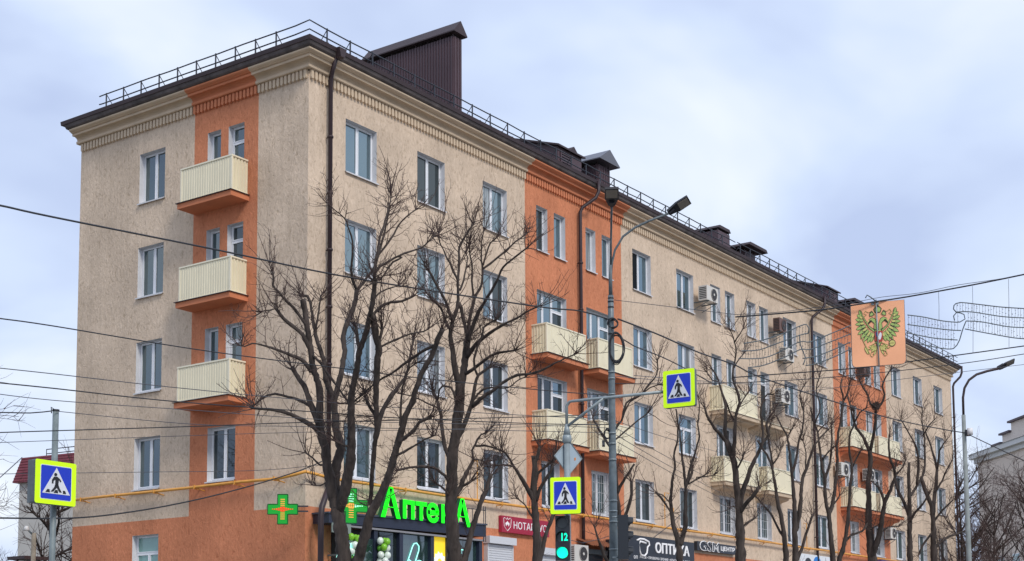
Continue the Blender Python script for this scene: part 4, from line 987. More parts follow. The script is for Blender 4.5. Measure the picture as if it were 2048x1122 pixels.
w_ = MB(); w_.add([f2(-0.5, -0.8, zc_ + 0.5), f2(wlr, -0.8, zc_ + 0.5), f2(wlr, 1.5, zc_ + 0.85), f2(-0.5, 1.5, zc_ + 0.85)], [(0, 1, 2, 3)]); w_.build('roof', mat('zinc_roof', (0.36, 0.42, 0.48), 0.4, 0.3), HR)
for u0, u1, dz in ((1.0, 3.0, 1.25), (3.0, 5.2, 2.15), (5.2, 16, 3.1)):
    w_ = MB(); slab2(w_, u0, u1, 1.6, 2.2, zc_ + 0.5, zc_ + dz); p_ = w_.build('parapet', pale, HR)
    w_ = MB(); slab2(w_, u0 - 0.3, u1, 1.3, 2.4, zc_ + dz, zc_ + dz + 0.2); w_.build('coping', brown2, p_)
house_windows(HR, Vector((b0.x, b0.y, 0)) - nb2 * 0.0, rt2, 3, 6, 1.5, 2.0, 5.2, 3.6, 2.4, 3.6, G_UP)

# ------------------------------------------------------------------ ground-floor shops on the long front
def boxB(x0, x1, y0, y1, z0, z1): b_ = MB(); b_.box((x0, y0, zz(z0)), (x1, y1, zz(z1))); return b_
navy = mat('navy_cladding', (0.018, 0.025, 0.05), 0.4, var=0.1, vscale=3)
navy2 = mat('dark_sign_panel', (0.012, 0.016, 0.028), 0.35)
PH = thing('pharmacy_storefront', 'dark blue pharmacy storefront with glass bays under the lit green lettering', 'storefront')
b_ = MB(); b_.prism([(0.3, zz(3.78)), (7.65, zz(3.87)), (7.65, zz(4.24)), (0.3, zz(4.04))], -0.62, -0.02, ('x', 'z', 'y')); b_.build('fascia', navy, PH)
b_ = MB(); b_.prism([(0.25, zz(4.042)), (7.7, zz(4.242)), (7.7, zz(4.29)), (0.25, zz(4.09))], -0.66, -0.01, ('x', 'z', 'y')); b_.build('fascia_cap', mat('navy_trim', (0.05, 0.06, 0.09), 0.4), PH)
boxB(1.05, 7.6, -0.6, -0.45, 3.72, 3.775).build('light_rail', mat('rail_grey', (0.25, 0.25, 0.27), 0.4), PH)
for x in (2.3, 3.45, 4.93, 5.75, 7.4): boxB(x, x + 0.16, -0.55, -0.3, -1.5, 3.77).build('mullion', navy, PH)
gp = [(2.46, 3.45, G_DK), (3.61, 4.93, G_GR), (5.91, 7.4, G_GR)]
for x0, x1, gm in gp: boxB(x0, x1, -0.42, -0.40, -1.4, 3.80).build('pane', gm, PH)
boxB(1.05, 7.5, -0.3, -0.02, -1.45, 3.7).build('interior', mat('shop_dark', (0.02, 0.022, 0.025), 0.8), PH)
boxB(1.05, 2.3, -0.5, -0.44, -1.4, 3.45).build('door_surround', G_GR, PH)
poster = mat('yellow_poster', (0.85, 0.62, 0.03), 0.5, emit=(0.9, 0.62, 0.02), estr=0.35)
boxB(5.09, 5.75, -0.46, -0.43, 1.5, 3.78).build('poster', poster, PH, label='yellow window poster with a white flower')
neon = mat('neon_mint', (0.2, 0.6, 0.5), 0.4, emit=(0.35, 0.95, 0.85), estr=0.9)
def neon_line(pts, y, name, parent, r=0.018, m_=None):
    t = MB(); t.tube([(x, y, zz(z)) for x, z in pts], r, 5); return t.build(name, m_ or neon, parent)
# capsule, round tablet and flask outlines in the panes
cap_ = [(4.05, 2.6), (4.42, 3.35), (4.5, 3.45), (4.62, 3.47), (4.73, 3.38), (4.72, 3.25), (4.36, 2.5), (4.2, 2.42), (4.07, 2.48), (4.05, 2.6)]
neon_line([(x - 0.25, z - 0.0) for x, z in cap_], -0.45, 'neon_capsule', PH); neon_line([(3.98, 2.96), (4.3, 2.8)], -0.45, 'neon_capsule_band', PH)
neon_line([(4.5 + 0.17 * math.cos(a * math.pi / 8), 2.78 + 0.17 * math.sin(a * math.pi / 8)) for a in range(17)], -0.45, 'neon_tablet', PH); neon_line([(4.38, 2.7), (4.62, 2.86)], -0.45, 'neon_tablet_score', PH)
neon_line([(6.55, 3.4), (6.85, 3.4), (6.83, 3.0), (6.95, 2.75), (6.98, 2.4), (6.4, 2.4), (6.43, 2.75), (6.58, 3.0), (6.57, 3.4)], -0.45, 'neon_flask', PH)
def flower(cx, cz, r, y, name, m_, parent, n=11):
    f_ = MB()
    for k in range(n):
        for rr_, s_ in ((r, 1.0), (r * 0.62, 0.8)):
            a = 2 * math.pi * k / n + (0.28 if rr_ < r else 0); L_ = rr_ * 0.55; wd = rr_ * 0.26
            ux, uz = math.cos(a), math.sin(a); c0 = (cx + ux * (rr_ - L_), cz + uz * (rr_ - L_)); c1 = (cx + ux * rr_, cz + uz * rr_); cm_ = ((c0[0] + c1[0]) / 2, (c0[1] + c1[1]) / 2)
            yy = y - (0.012 if rr_ < r else 0)
            f_.prism([c0, (cm_[0] - uz * wd, cm_[1] + ux * wd), c1, (cm_[0] + uz * wd, cm_[1] - ux * wd)], yy - 0.008, yy, ('x', 'z', 'y'))
    f_.v = [(x, yv, z + Z1_6) for x, yv, z in f_.v]
    return f_.build(name, m_, parent)
flower(5.44, 2.95, 0.33, -0.47, 'poster_flower', mat('white_print', (0.8, 0.85, 0.8), 0.5, emit=(0.8, 0.9, 0.85), estr=0.25), PH)
NF = thing('flower_sign', 'mint leaf-rosette light on the orange wall left of the shop door', 'sign')
flower(0.92, 2.92, 0.42, -0.7, 'petals', mat('mint_petal', (0.45, 0.8, 0.72), 0.5, emit=(0.35, 0.85, 0.72), estr=0.55), NF, 13)
boxB(0.9, 0.95, -0.7, -0.02, 2.9, 2.95).build('bracket', steel_d, NF)
PS = thing('plate_sign', 'small grey-green plate sign under the dark canopy', 'sign')
boxB(0.42, 1.2, -0.64, -0.6, 3.52, 3.79).build('plate', mat('grey_plate', (0.22, 0.27, 0.25), 0.5), PS)
fit_text('Аптека', (0.5, -0.641, zz(3.65)), (1, 0, 0), (0, 0, 1), 0.35, 0.08, mat('plate_print', (0.6, 0.65, 0.6), 0.5), parent=PS, extrude=0.002)
# green lettering, each letter a part
green = mat('lit_green', (0.0, 0.5, 0.0), 0.4, emit=(0.0, 0.86, 0.0), estr=0.8)
green_d = mat('green_return', (0.0, 0.10, 0.03), 0.5)
GL = thing('pharmacy_lettering', 'large lit green word АптекА on the shop fascia', 'sign')
def letter(ch, x0, x1, z0, z1, y, parent):
    me = text_mesh(ch, 1.0, 0.06, 0.03); xs = [v.co.x for v in me.vertices]; ys = [v.co.y for v in me.vertices]; a, b_, c, d = min(xs), max(xs), min(ys), max(ys)
    for v in me.vertices:
        v.co = Vector((x0 + (v.co.x - a) / (b_ - a) * (x1 - x0), y - v.co.z * 1.2, zz(z0) + (v.co.y - c) / (d - c) * (z1 - z0)))
    me.materials.clear(); me.materials.append(green); me.materials.append(green_d)
    for p in me.polygons: p.material_index = 0 if abs(p.normal.y) > 0.5 else 1; p.use_smooth = False
    return obj('letter', me, parent, label='letter ' + ch)
ty = -0.66
for ch, x0, x1, z0, z1 in (('А', 2.38, 3.28, 4.10, 5.02), ('п', 3.38, 3.93, 4.13, 4.70), ('т', 3.97, 4.52, 4.13, 4.70), ('е', 4.5, 5.12, 4.10, 4.72), ('к', 5.22, 5.8, 4.13, 4.72), ('А', 5.85, 6.72, 4.10, 4.98)):
    letter(ch, x0, x1, z0, z1, ty, GL)
fr_ = MB()
for x in (2.9, 3.6, 4.2, 4.8, 5.5, 6.2): fr_.tube([(x, -0.5, zz(4.36)), (x, -0.5, zz(4.75))], 0.012, 4, smooth=False)
for z in (4.45, 4.62): fr_.tube([(2.5, -0.5, zz(z)), (6.7, -0.5, zz(z))], 0.014, 4, smooth=False)
fr_.build('frame', steel_d, GL)
ra_ = MB()
for x in (6.7, 6.95, 7.2, 7.55): ra_.tube([(x, -0.62, zz(4.2)), (x, -0.62, zz(4.72))], 0.016, 4, smooth=False)
for x in (7.55, 7.65): ra_.tube([(x, -0.62, zz(3.7)), (x, -0.62, zz(4.85))], 0.018, 4, smooth=False)
for z in (4.72,): ra_.tube([(6.7, -0.62, zz(z)), (7.65, -0.62, zz(z))], 0.014, 4, smooth=False)
ra_.build('ladder_frame', rail_m, PH)
# LED crosses
led_r = mat('led_red', (0.6, 0.02, 0.0), 0.4, emit=(0.9, 0.04, 0.01), estr=0.7); led_y = mat('led_yellow', (0.6, 0.5, 0.1), 0.4, emit=(0.95, 0.75, 0.35), estr=0.7)
led_g = mat('cross_green', (0.0, 0.33, 0.02), 0.4, emit=(0.0, 0.4, 0.02), estr=0.15); led_o = mat('led_orange', (0.6, 0.3, 0.05), 0.4, emit=(0.8, 0.3, 0.05), estr=0.6); led_c = mat('led_cyan', (0.3, 0.7, 0.5), 0.4, emit=(0.35, 0.9, 0.6), estr=0.7)
def cross_sign(label, loc, rz_, s_, flip):
    t = thing('pharmacy_cross', label, 'sign', loc, rz_, 'green pharmacy crosses')
    a, b_ = s_ * 0.17, s_ * 0.5
    poly = [(-a, -b_), (a, -b_), (a, -a), (b_, -a), (b_, a), (a, a), (a, b_), (-a, b_), (-a, a), (-b_, a), (-b_, -a), (-a, -a)]
    c = MB(); c.prism(poly, -0.09, 0.09, ('x', 'z', 'y')); c.build('body', led_g, t)
    rm_ = MB()
    for i in range(12):
        p, q = poly[i], poly[(i + 1) % 12]; rm_.tube([(p[0], -0.095, p[1]), (q[0], -0.095, q[1])], 0.012, 4, smooth=False)
    rm_.build('rim', green_d, t)
    for nm, mt_, hor in (('led_row', led_r, True), ('led_row', led_y, False)):
        for k in range(-6, 7):
            l = MB(); u = k * s_ * 0.066
            if abs(u) < a * 0.3 and not hor: continue
            hh_ = a * 0.42 * max(0.15, 1 - abs(k) / 5.0)
            if abs(k) == 6: continue
            if hor: l.box((u - s_ * 0.022, -0.1, -hh_), (u + s_ * 0.022, -0.092, hh_))
            else: l.box((-a * 0.42, -0.1, u - s_ * 0.012), (a * 0.42, -0.092, u + s_ * 0.012))
            l.build(nm, (led_r if (hor or abs(k) < 2) else led_o) if not flip else (led_c if k > 1 else led_o), t)
    arm = MB(); arm.box((b_, -0.02, a * 0.5), (b_ + 0.28, 0.02, a * 0.5 + 0.04)); arm.box((b_, -0.02, -a * 0.5), (b_ + 0.28, 0.02, -a * 0.5 + 0.04)); arm.build('arm', rail_m, t)
    return t
pc = at(566, 1019, 38.9)
cross_sign('green pharmacy cross with a red and yellow LED star, left of the downpipe', pc, math.radians(-52), 0.82, False)
pc2 = at(700, 1012, 38.3)
cross_sign('green pharmacy cross with cyan LED rows, half hidden by the tree trunk', pc2, math.radians(-28), 0.95, True)
# balloons
BG = thing('balloon_garland', 'column of white and green balloons at the right side of the shop door', 'balloons', (2.5, -0.75, 0.1), 0)
BG2 = thing('balloon_garland', 'column of green balloons at the left side of the shop door, mostly behind the trunk', 'balloons', (1.25, -0.75, 0.1), 0)
def ball_mesh(m_):
    bm_ = bmesh.new(); bmesh.ops.create_uvsphere(bm_, u_segments=12, v_segments=8, radius=0.1); me = bpy.data.meshes.new('balloon'); bm_.to_mesh(me); bm_.free()
    for p in me.polygons: p.use_smooth = True
    me.materials.append(m_); return me
bms = [ball_mesh(mat('balloon_white', (0.72, 0.8, 0.74), 0.25)), ball_mesh(mat('balloon_lime', (0.2, 0.5, 0.03), 0.25)), ball_mesh(mat('balloon_green', (0.11, 0.36, 0.03), 0.25))]
rb = random.Random(4)
for gobj, n in ((BG, 25), (BG2, 25)):
    for i in range(n):
        for k in range(3):
            a = i * 0.9 + k * 2.1; o = obj('balloon', bms[rb.choice([0, 1, 2] if gobj is BG else [1, 2, 1, 0])], gobj, (math.cos(a) * 0.12, math.sin(a) * 0.11, 0.1 + i * 0.2 + rb.uniform(-0.03, 0.03)))
            o.scale = (1, 1, 1.12)
# roller shutters
def shutter(x0, x1, zt_, label):
    t = thing('roller_shutter', label, 'shutter', (x0, 0, 0.1))
    b_ = MB(); b_.box((-0.06, -0.28, zz(zt_) - 0.1 - 0.24), (x1 - x0 + 0.06, -0.01, zz(zt_) - 0.1)); b_.build('box', mat('shutter_white', (0.6, 0.62, 0.66), 0.4), t)
    sl_ = MB(); sl_.prism([(-0.13, 0), (-0.15, 0.02), (-0.15, 0.06), (-0.13, 0.078)], 0.03, x1 - x0 - 0.03, ('y', 'z', 'x')); me = sl_.mesh('slat', MATS['shutter_white'])
    z = 1.4
    while z < zz(zt_) - 0.1 - 0.28: obj('slat', me, t, (0, 0, z)); z += 0.078
    b_ = MB(); b_.box((-0.03, -0.17, 0.9), (0.03, -0.01, zz(zt_) - 0.1 - 0.25)); b_.build('guide', MATS['shutter_white'], t); b_ = MB(); b_.box((x1 - x0 - 0.03, -0.17, 0.9), (x1 - x0 + 0.03, -0.01, zz(zt_) - 0.1 - 0.25)); b_.build('guide', MATS['shutter_white'], t)
shutter(8.4, 9.8, 3.98, 'closed white roller shutter left under the red sign')
shutter(11.45, 12.6, 3.78, 'closed white roller shutter behind the bare tree by the traffic light')
# red sign
white_p = mat('white_letter', (0.78, 0.78, 0.8), 0.5, emit=(0.8, 0.82, 0.85), estr=0.12)
NS = thing('red_sign', 'long crimson sign with white lettering НОТАРИУС and a shield emblem', 'sign')
boxB(9.2, 12.02, -0.14, -0.01, 4.17, 4.72).build('panel', mat('crimson', (0.36, 0.012, 0.045), 0.5), NS)
fit_text('НОТАРИУС', (9.88, -0.143, zz(4.32)), (1, 0, 0), (0, 0, 1), 1.98, 0.25, white_p, parent=NS, extrude=0.004)
sh = MB(); oc = [(9.3, 4.62), (9.36, 4.66), (9.47, 4.6), (9.52, 4.66), (9.57, 4.6), (9.68, 4.66), (9.74, 4.62), (9.7, 4.36), (9.52, 4.22), (9.34, 4.36)]
for i in range(len(oc)): p, q = oc[i], oc[(i + 1) % len(oc)]; sh.tube([(p[0], -0.145, zz(p[1])), (q[0], -0.145, zz(q[1]))], 0.009, 4, smooth=False)
for x, z in ((9.52, 4.5), (9.45, 4.46), (9.59, 4.46)): sh.prism([(x - 0.05, z), (x, z - 0.09), (x + 0.05, z), (x, z + 0.05)], -0.148, -0.142, ('x', 'z', 'y'))
sh.v = [(x, y, z if abs(z) > 5.5 else z + Z1_6) for x, y, z in sh.v]
sh.build('shield_emblem', white_p, NS)
# optician sign
OP = thing('optician_sign', 'dark sign with white spectacles logo and the word ОПТИКА', 'sign')
boxB(17.3, 22.35, -0.3, -0.01, 3.66, 4.62).build('panel', navy2, OP)
fit_text('ОПТИКА', (19.15, -0.302, zz(4.03)), (1, 0, 0), (0, 0, 1), 2.75, 0.42, white_p, parent=OP, extrude=0.03, offset=0.02)
fit_text('ОЧКОВ • ПРОВЕРКА ЗРЕНИЯ • КОНТАКТНЫЕ ЛИНЗЫ', (17.9, -0.302, zz(3.76)), (1, 0, 0), (0, 0, 1), 4.2, 0.1, white_p, parent=OP, extrude=0.004)
gl_ = MB(); ringp = [(17.72, 4.42), (17.95, 4.5), (18.25, 4.5), (18.62, 4.42), (18.66, 4.3), (18.52, 4.22), (18.46, 3.98), (18.28, 3.86), (18.02, 3.88), (17.9, 4.05), (17.86, 4.28), (17.95, 4.4), (18.4, 4.36)]
gl_.tube([(x, -0.33, zz(z)) for x, z in ringp], 0.035, 6); gl_.build('spectacles_logo', white_p, OP)
boxB(15.9, 17.2, -0.75, -0.05, 3.55, 4.35).build('side_box', navy2, OP)
fit_text('оп', (16.75, -0.752, zz(3.66)), (1, 0, 0), (0, 0, 1), 0.28, 0.12, white_p, parent=OP, extrude=0.003)
# phone shop sign
GS = thing('phone_shop_sign', 'black sign with outlined letters GSM and white word ЦЕНТР', 'sign')
boxB(22.9, 26.4, -0.16, -0.01, 4.36, 4.74).build('panel', navy2, GS)
gsm = fit_text('GSM', (23.05, -0.175, zz(4.36)), (1, 0, 0), (0, 0, 1), 1.75, 0.42, white_p, parent=GS, extrude=0.02, offset=0.012)
fit_text('GSM', (23.09, -0.2, zz(4.39)), (1, 0, 0), (0, 0, 1), 1.68, 0.36, navy2, parent=GS, extrude=0.01, offset=-0.012)
fit_text('ЦЕНТР', (24.98, -0.162, zz(4.43)), (1, 0, 0), (0, 0, 1), 1.3, 0.22, white_p, parent=GS, extrude=0.012, offset=0.015)
# white panel with blue globe, purple panel
WS = thing('white_sign', 'white sign with a dark and blue round mark left of the third downpipe base', 'sign')
boxB(33.1, 36.9, -0.16, -0.01, 3.6, 4.82).build('panel', mat('sign_white', (0.72, 0.76, 0.8), 0.5), WS)
dk = MB()
for (cx, cz, r, m0) in ((34.0, 4.35, 0.3, black), (35.05, 4.42, 0.34, mat('sign_blue', (0.02, 0.2, 0.6), 0.5))):
    d_ = MB(); d_.prism([(cx + r * 1.3 * math.cos(a * math.pi / 8), zz(cz) + r * math.sin(a * math.pi / 8)) for a in range(16)], -0.175, -0.161, ('x', 'z', 'y')); d_.build('round_mark', m0, WS)
VS = thing('purple_sign', 'dark violet sign at the far orange bay', 'sign')
boxB(42.6, 46.2, -0.5, -0.01, 4.5, 5.0).build('panel', mat('violet', (0.06, 0.04, 0.22), 0.5), VS)
# rusty corrugated awning over the dark doorway
AWN = thing('corrugated_awning', 'rusty corrugated awning over a dark doorway right of the traffic light', 'awning')
a_ = MB(); vs = []; n = 28
for j, (y, z) in enumerate(((-0.02, 4.28), (-0.75, 3.98))):
    for i in range(n + 1): vs.append((13.95 + i * 1.9 / n, y, zz(z) + (0.02 if i % 2 else -0.02)))
a_.add(vs, [(i, i + 1, n + 2 + i, n + 1 + i) for i in range(n)]); a_.build('sheet', mat('rust', (0.2, 0.07, 0.03), 0.8, var=0.3, vscale=5), AWN)
boxB(14.4, 15.7, -0.05, -0.01, 1.0, 3.9).build('doorway', black, AWN)
boxB(14.3, 15.8, -0.2, -0.05, 3.74, 3.92).build('lintel', steel_d, AWN)

# air conditioners
acw = mat('ac_white', (0.62, 0.6, 0.56), 0.5, var=0.05, vscale=3); acg = mat('ac_grille', (0.035, 0.033, 0.035), 0.6)
acb = mat('ac_brown', (0.13, 0.07, 0.055), 0.5)
def ac_unit(label, x, z, w=0.85, h=0.6, d=0.32, m0=None, off=0.15, dark=False):
    t = thing('air_conditioner', label, 'air conditioner', (x, -off, z), 0, 'air conditioners on the long facade'); m0 = m0 or acw
    b_ = MB(); b_.box((0, -d, 0), (w, 0, h)); b_.build('casing', m0, t)
    c = MB(); cx, cz, r = w * 0.62, h * 0.5, h * 0.42
    c.prism([(cx + r * math.cos(a * math.pi / 10), cz + r * math.sin(a * math.pi / 10)) for a in range(20)], -d - 0.012, -d - 0.001, ('x', 'z', 'y')); fan = c.build('fan_grille', acg, t)
    for rr_ in (r * 0.97,):
        q = MB(); q.tube([(cx + rr_ * math.cos(a * math.pi / 8), -d - 0.02, cz + rr_ * math.sin(a * math.pi / 8)) for a in range(17)], 0.007, 4); q.build('grille_ring', m0, fan)
    q = MB(); q.prism([(cx + r * .2 * math.cos(a * math.pi / 4), cz + r * .2 * math.sin(a * math.pi / 4)) for a in range(8)], -d - 0.03, -d - 0.013, ('x', 'z', 'y')); q.build('hub', m0, fan)
    g_ = MB()
    for i in range(7): g_.box((-0.008, -d * 0.92, h * (0.1 + i * 0.12)), (-0.001, -d * 0.1, h * (0.16 + i * 0.12)))
    g_.build('side_grille', acg, t)
    k_ = MB()
    for xx in (w * 0.15, w * 0.85): k_.box((xx - 0.02, -d - 0.02, -0.04), (xx + 0.02, off, -0.001)); k_.tube([(xx, -d, -0.03), (xx, off - 0.01, -0.3)], 0.015, 4, smooth=False)
    k_.build('bracket', steel_d, t); return t
def ac_at(label, px, py, off=0.15, **k):
    p = onB(px, py, off + 0.16); return ac_unit(label, p.x, p.z, off=off, **k)
ac_at('pale air conditioner with a dark fan on top floor right of the plain window pair', 1404, 600, w=1.0, h=0.62, d=0.4, off=0.3)
ac_at('brownish air conditioner high on the wall left of the third downpipe', 1553, 661, w=0.75, h=0.6, m0=acb, off=0.3)
ac_at('white air conditioner under the top floor window left of the third downpipe', 1565, 719, w=0.95, h=0.6)
ac_at('white air conditioner beside the balcony with bar railing', 1557, 804, w=0.95, h=0.65, off=0.2)
ac_at('white air conditioner in the far orange bay under the lower long balcony', 1677, 950, w=0.95, h=0.65)
ac_at('dark air conditioner just under the emblem banner', 1723, 748, w=0.8, h=0.55, m0=acb)
ac_at('half-hidden white air conditioner by the nest tree in the far orange bay', 1731, 960, w=0.9, h=0.6)
ac_at('small air conditioner right of the far orange bay low on the wall', 1776, 1077, w=0.8, h=0.6)
ac_at('white ground-floor air conditioner just right of the traffic light', 1142, 1124, w=0.9, h=0.62, off=0.3)

# ------------------------------------------------------------------ signs and lamps on poles
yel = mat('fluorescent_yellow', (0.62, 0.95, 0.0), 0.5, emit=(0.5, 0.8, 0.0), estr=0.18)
blu = mat('sign_blue_film', (0.008, 0.04, 0.55), 0.45); wht = mat('sign_white_film', (0.72, 0.75, 0.8), 0.5); blk = mat('sign_black', (0.012, 0.012, 0.015), 0.5)
ped_body = [(0.02, 0.16), (0.06, 0.15), (0.09, 0.05), (0.10, -0.04), (0.055, -0.05)]
def ped_sign(t, w, h, th=0.1):
    """crossing sign in the plane y=0 facing -y, centred"""
    b_ = MB(); r = 0.03
    def rr_poly(w_, h_, r_, n=4):
        out = []
        for cx, cy, a0_ in ((w_ / 2 - r_, h_ / 2 - r_, 0), (-w_ / 2 + r_, h_ / 2 - r_, 90), (-w_ / 2 + r_, -h_ / 2 + r_, 180), (w_ / 2 - r_, -h_ / 2 + r_, 270)):
            for i in range(n + 1): a = math.radians(a0_ + 90 * i / n); out.append((cx + r_ * math.cos(a), cy + r_ * math.sin(a)))
        return out
    b_.prism(rr_poly(w, h, 0.035), 0.0, th, ('x', 'z', 'y')); b_.build('housing', steel_d, t)
    b_ = MB(); b_.prism(rr_poly(w * 0.995, h * 0.995, 0.035), -0.012, -0.002, ('x', 'z', 'y')); b_.build('border', yel, t)
    iw, ih = w * 0.735, h * 0.755
    b_ = MB(); b_.prism(rr_poly(iw + 0.025, ih + 0.025, 0.03), -0.016, -0.0125, ('x', 'z', 'y')); b_.build('edge_line', wht, t)
    b_ = MB(); b_.prism(rr_poly(iw, ih, 0.025), -0.021, -0.0165, ('x', 'z', 'y')); b_.build('blue_field', blu, t)
    S = iw; H_ = ih
    tri = [(-0.46 * S, -0.34 * H_), (0.46 * S, -0.34 * H_), (0.0, 0.46 * H_)]
    b_ = MB(); b_.prism(tri, -0.026, -0.0215, ('x', 'z', 'y')); b_.build('triangle', wht, t)
    f_ = MB()
    def P_(pts): f_.prism([(x * S, z * H_) for x, z in pts], -0.031, -0.0265, ('x', 'z', 'y'))
    P_([(-0.035 + 0.052 * math.cos(a * math.pi / 5), 0.25 + 0.05 * math.sin(a * math.pi / 5)) for a in range(10)])
    P_([(-0.085, 0.18), (0.02, 0.19), (0.075, 0.10), (0.06, -0.06), (-0.045, -0.06), (-0.04, 0.08)])      # trunk
    P_([(-0.085, 0.185), (-0.04, 0.10), (-0.10, 0.045), (-0.105, -0.03), (-0.155, -0.03), (-0.155, 0.08)])       # rear arm
    P_([(0.02, 0.19), (0.05, 0.12), (0.085, 0.085), (0.125, 0.03), (0.16, 0.055), (0.12, 0.12)])             # fore arm
    P_([(-0.045, -0.05), (0.03, -0.05), (0.01, -0.15), (-0.11, -0.28), (-0.19, -0.28), (-0.075, -0.14)])       # rear leg
    P_([(-0.01, -0.05), (0.06, -0.05), (0.095, -0.14), (0.18, -0.28), (0.10, -0.28), (0.015, -0.15)])        # fore leg
    f_.build('walking_figure', blk, t)
    f2_ = MB()
    for x0 in (-0.33, -0.06, 0.19):
        f2_.prism([((x0 + s_) * S, z * H_) for s_, z in ((0.03, -0.215), (0.1, -0.215), (0.14 if x0 > 0 else 0.12, -0.31), (-0.03 if x0 < 0 else 0.03, -0.31))], -0.0305, -0.0263, ('x', 'z', 'y'))
    f2_.build('zebra_bars', blk, t)
def face_angle(p, off_deg):
    """rotation that turns local -y towards the camera, then off_deg more"""
    d = CAM - p; return math.atan2(d.y, d.x) + math.pi / 2 + math.radians(off_deg)
def ped(label, px, py, D, w, h, turn, back=True):
    p = at(px, py, D); t = thing('crossing_sign', label, 'road sign', p, face_angle(p, turn), 'pedestrian crossing signs')
    ped_sign(t, w, h)
    return t, p
# left pole with sign
pL = at(108, 968, 25.3)
LP_ = thing('sign_pole', 'grey round pole carrying the left crossing sign, a wire tied to its top', 'pole', (pL.x, pL.y, 0))
ztop = at(110, 820, 25.3).z
b_ = MB(); b_.tube([(0, 0, 0), (0, 0, ztop)], 0.055, 12); b_.build('tube', mat('pole_grey', (0.17, 0.21, 0.22), 0.5, var=0.2, vscale=6), LP_)
b_ = MB(); b_.tube([(0, 0, ztop), (0, 0, ztop + 0.03)], 0.065, 12); b_.tube([(-0.04, 0, ztop + 0.03), (-0.1, 0, ztop + 0.06), (-0.09, 0, ztop - 0.05)], 0.01, 5); b_.build('cap', black, LP_)
t, p = ped('left crossing sign with yellow border on the grey pole before the short front', 111, 966, 25.0, 0.90, 0.775, 40)
b_ = MB(); b_.prism([(-0.44, -0.38), (0.44, -0.38), (0.44, 0.38), (-0.44, 0.38)], 0.1, 0.2, ('x', 'z', 'y')); b_.build('back_housing', steel_d, t)
# traffic pole
pT = at(1135, 1000, 30)
TP = thing('traffic_signal_pole', 'galvanised traffic pole with a long side arm at the centre', 'pole', (pT.x, pT.y, 0))
galv = steel
zc1 = at(1135, 880, 30).z
def tpl(px, py, D): return at(px, py, D) - Vector((pT.x, pT.y, 0))
b_ = MB(); b_.tube([(0, 0, 0), (0, 0, zc1)], [0.075, 0.066], 12); b_.build('lower_tube', galv, TP)
q0 = tpl(1133, 872, 30); q0.x = q0.y = 0
b_ = MB(); b_.tube([(0, 0, zc1 - 0.06), (0, 0, zc1 - 0.02), (0, 0, zc1 + 0.09), (0, 0, zc1 + 0.12)], [0.07, 0.1, 0.1, 0.085], 12); b_.tube([(0, 0, zc1 + 0.12), (0, 0, zc1 + 0.36)], [0.085, 0.035], 12); b_.build('collar', galv, TP)
zarm = at(1140, 800, 30).z
dirn = (tpl(1325, 781, 28.9) - tpl(1140, 800, 30)); 
b_ = MB(); b_.tube([(0, 0, zc1 + 0.3), (0, 0, zarm - 0.1)] + [Vector((0, 0, zarm)) + dirn * 0.03 - Vector((0, 0, 0.01))] + [Vector((0, 0, zarm)) + dirn * t_ for t_ in (0.06, 1.075)], 0.033, 8); b_.build('arm', galv, TP)
b_ = MB(); b_.tube([(0, 0, at(1134, 851, 30).z), Vector((0, 0, zarm - 0.01)) + dirn * 0.41], 0.032, 8); b_.build('brace', galv, TP)
ped('crossing sign hanging at the end of the side arm', 1358, 776.5, 28.8, 0.70, 0.77, -24)
ped('crossing sign mounted on the traffic pole above the signal', 1131, 991, 29.6, 0.645, 0.775, -10)
# back of the diamond priority sign
pd = at(1139.5, 914, 30.15); DS = thing('diamond_sign', 'grey back of a diamond priority sign fixed to the traffic pole', 'road sign', pd, face_angle(pd, 38))
b_ = MB(); b_.prism([(0, -0.39), (0.375, 0), (0, 0.39), (-0.375, 0)], 0.05, 0.065, ('x', 'z', 'y')); b_.build('plate', mat('plate_back', (0.36, 0.44, 0.5), 0.45, 0.2), DS)
b_ = MB(); dd = [(0, -0.385), (0.37, 0), (0, 0.385), (-0.37, 0)]
for i in range(4): b_.tube([(dd[i][0], 0.045, dd[i][1]), (dd[(i + 1) % 4][0], 0.045, dd[(i + 1) % 4][1])], 0.012, 4, smooth=False)
b_.build('folded_rim', galv, DS)
b_ = MB(); b_.prism([(0.16, -0.06), (0.2, -0.05), (0.2, 0.01), (0.16, 0.0)], 0.044, 0.049, ('x', 'z', 'y')); b_.build('sticker', mat('orange_sticker', (0.6, 0.2, 0.02), 0.6), DS)
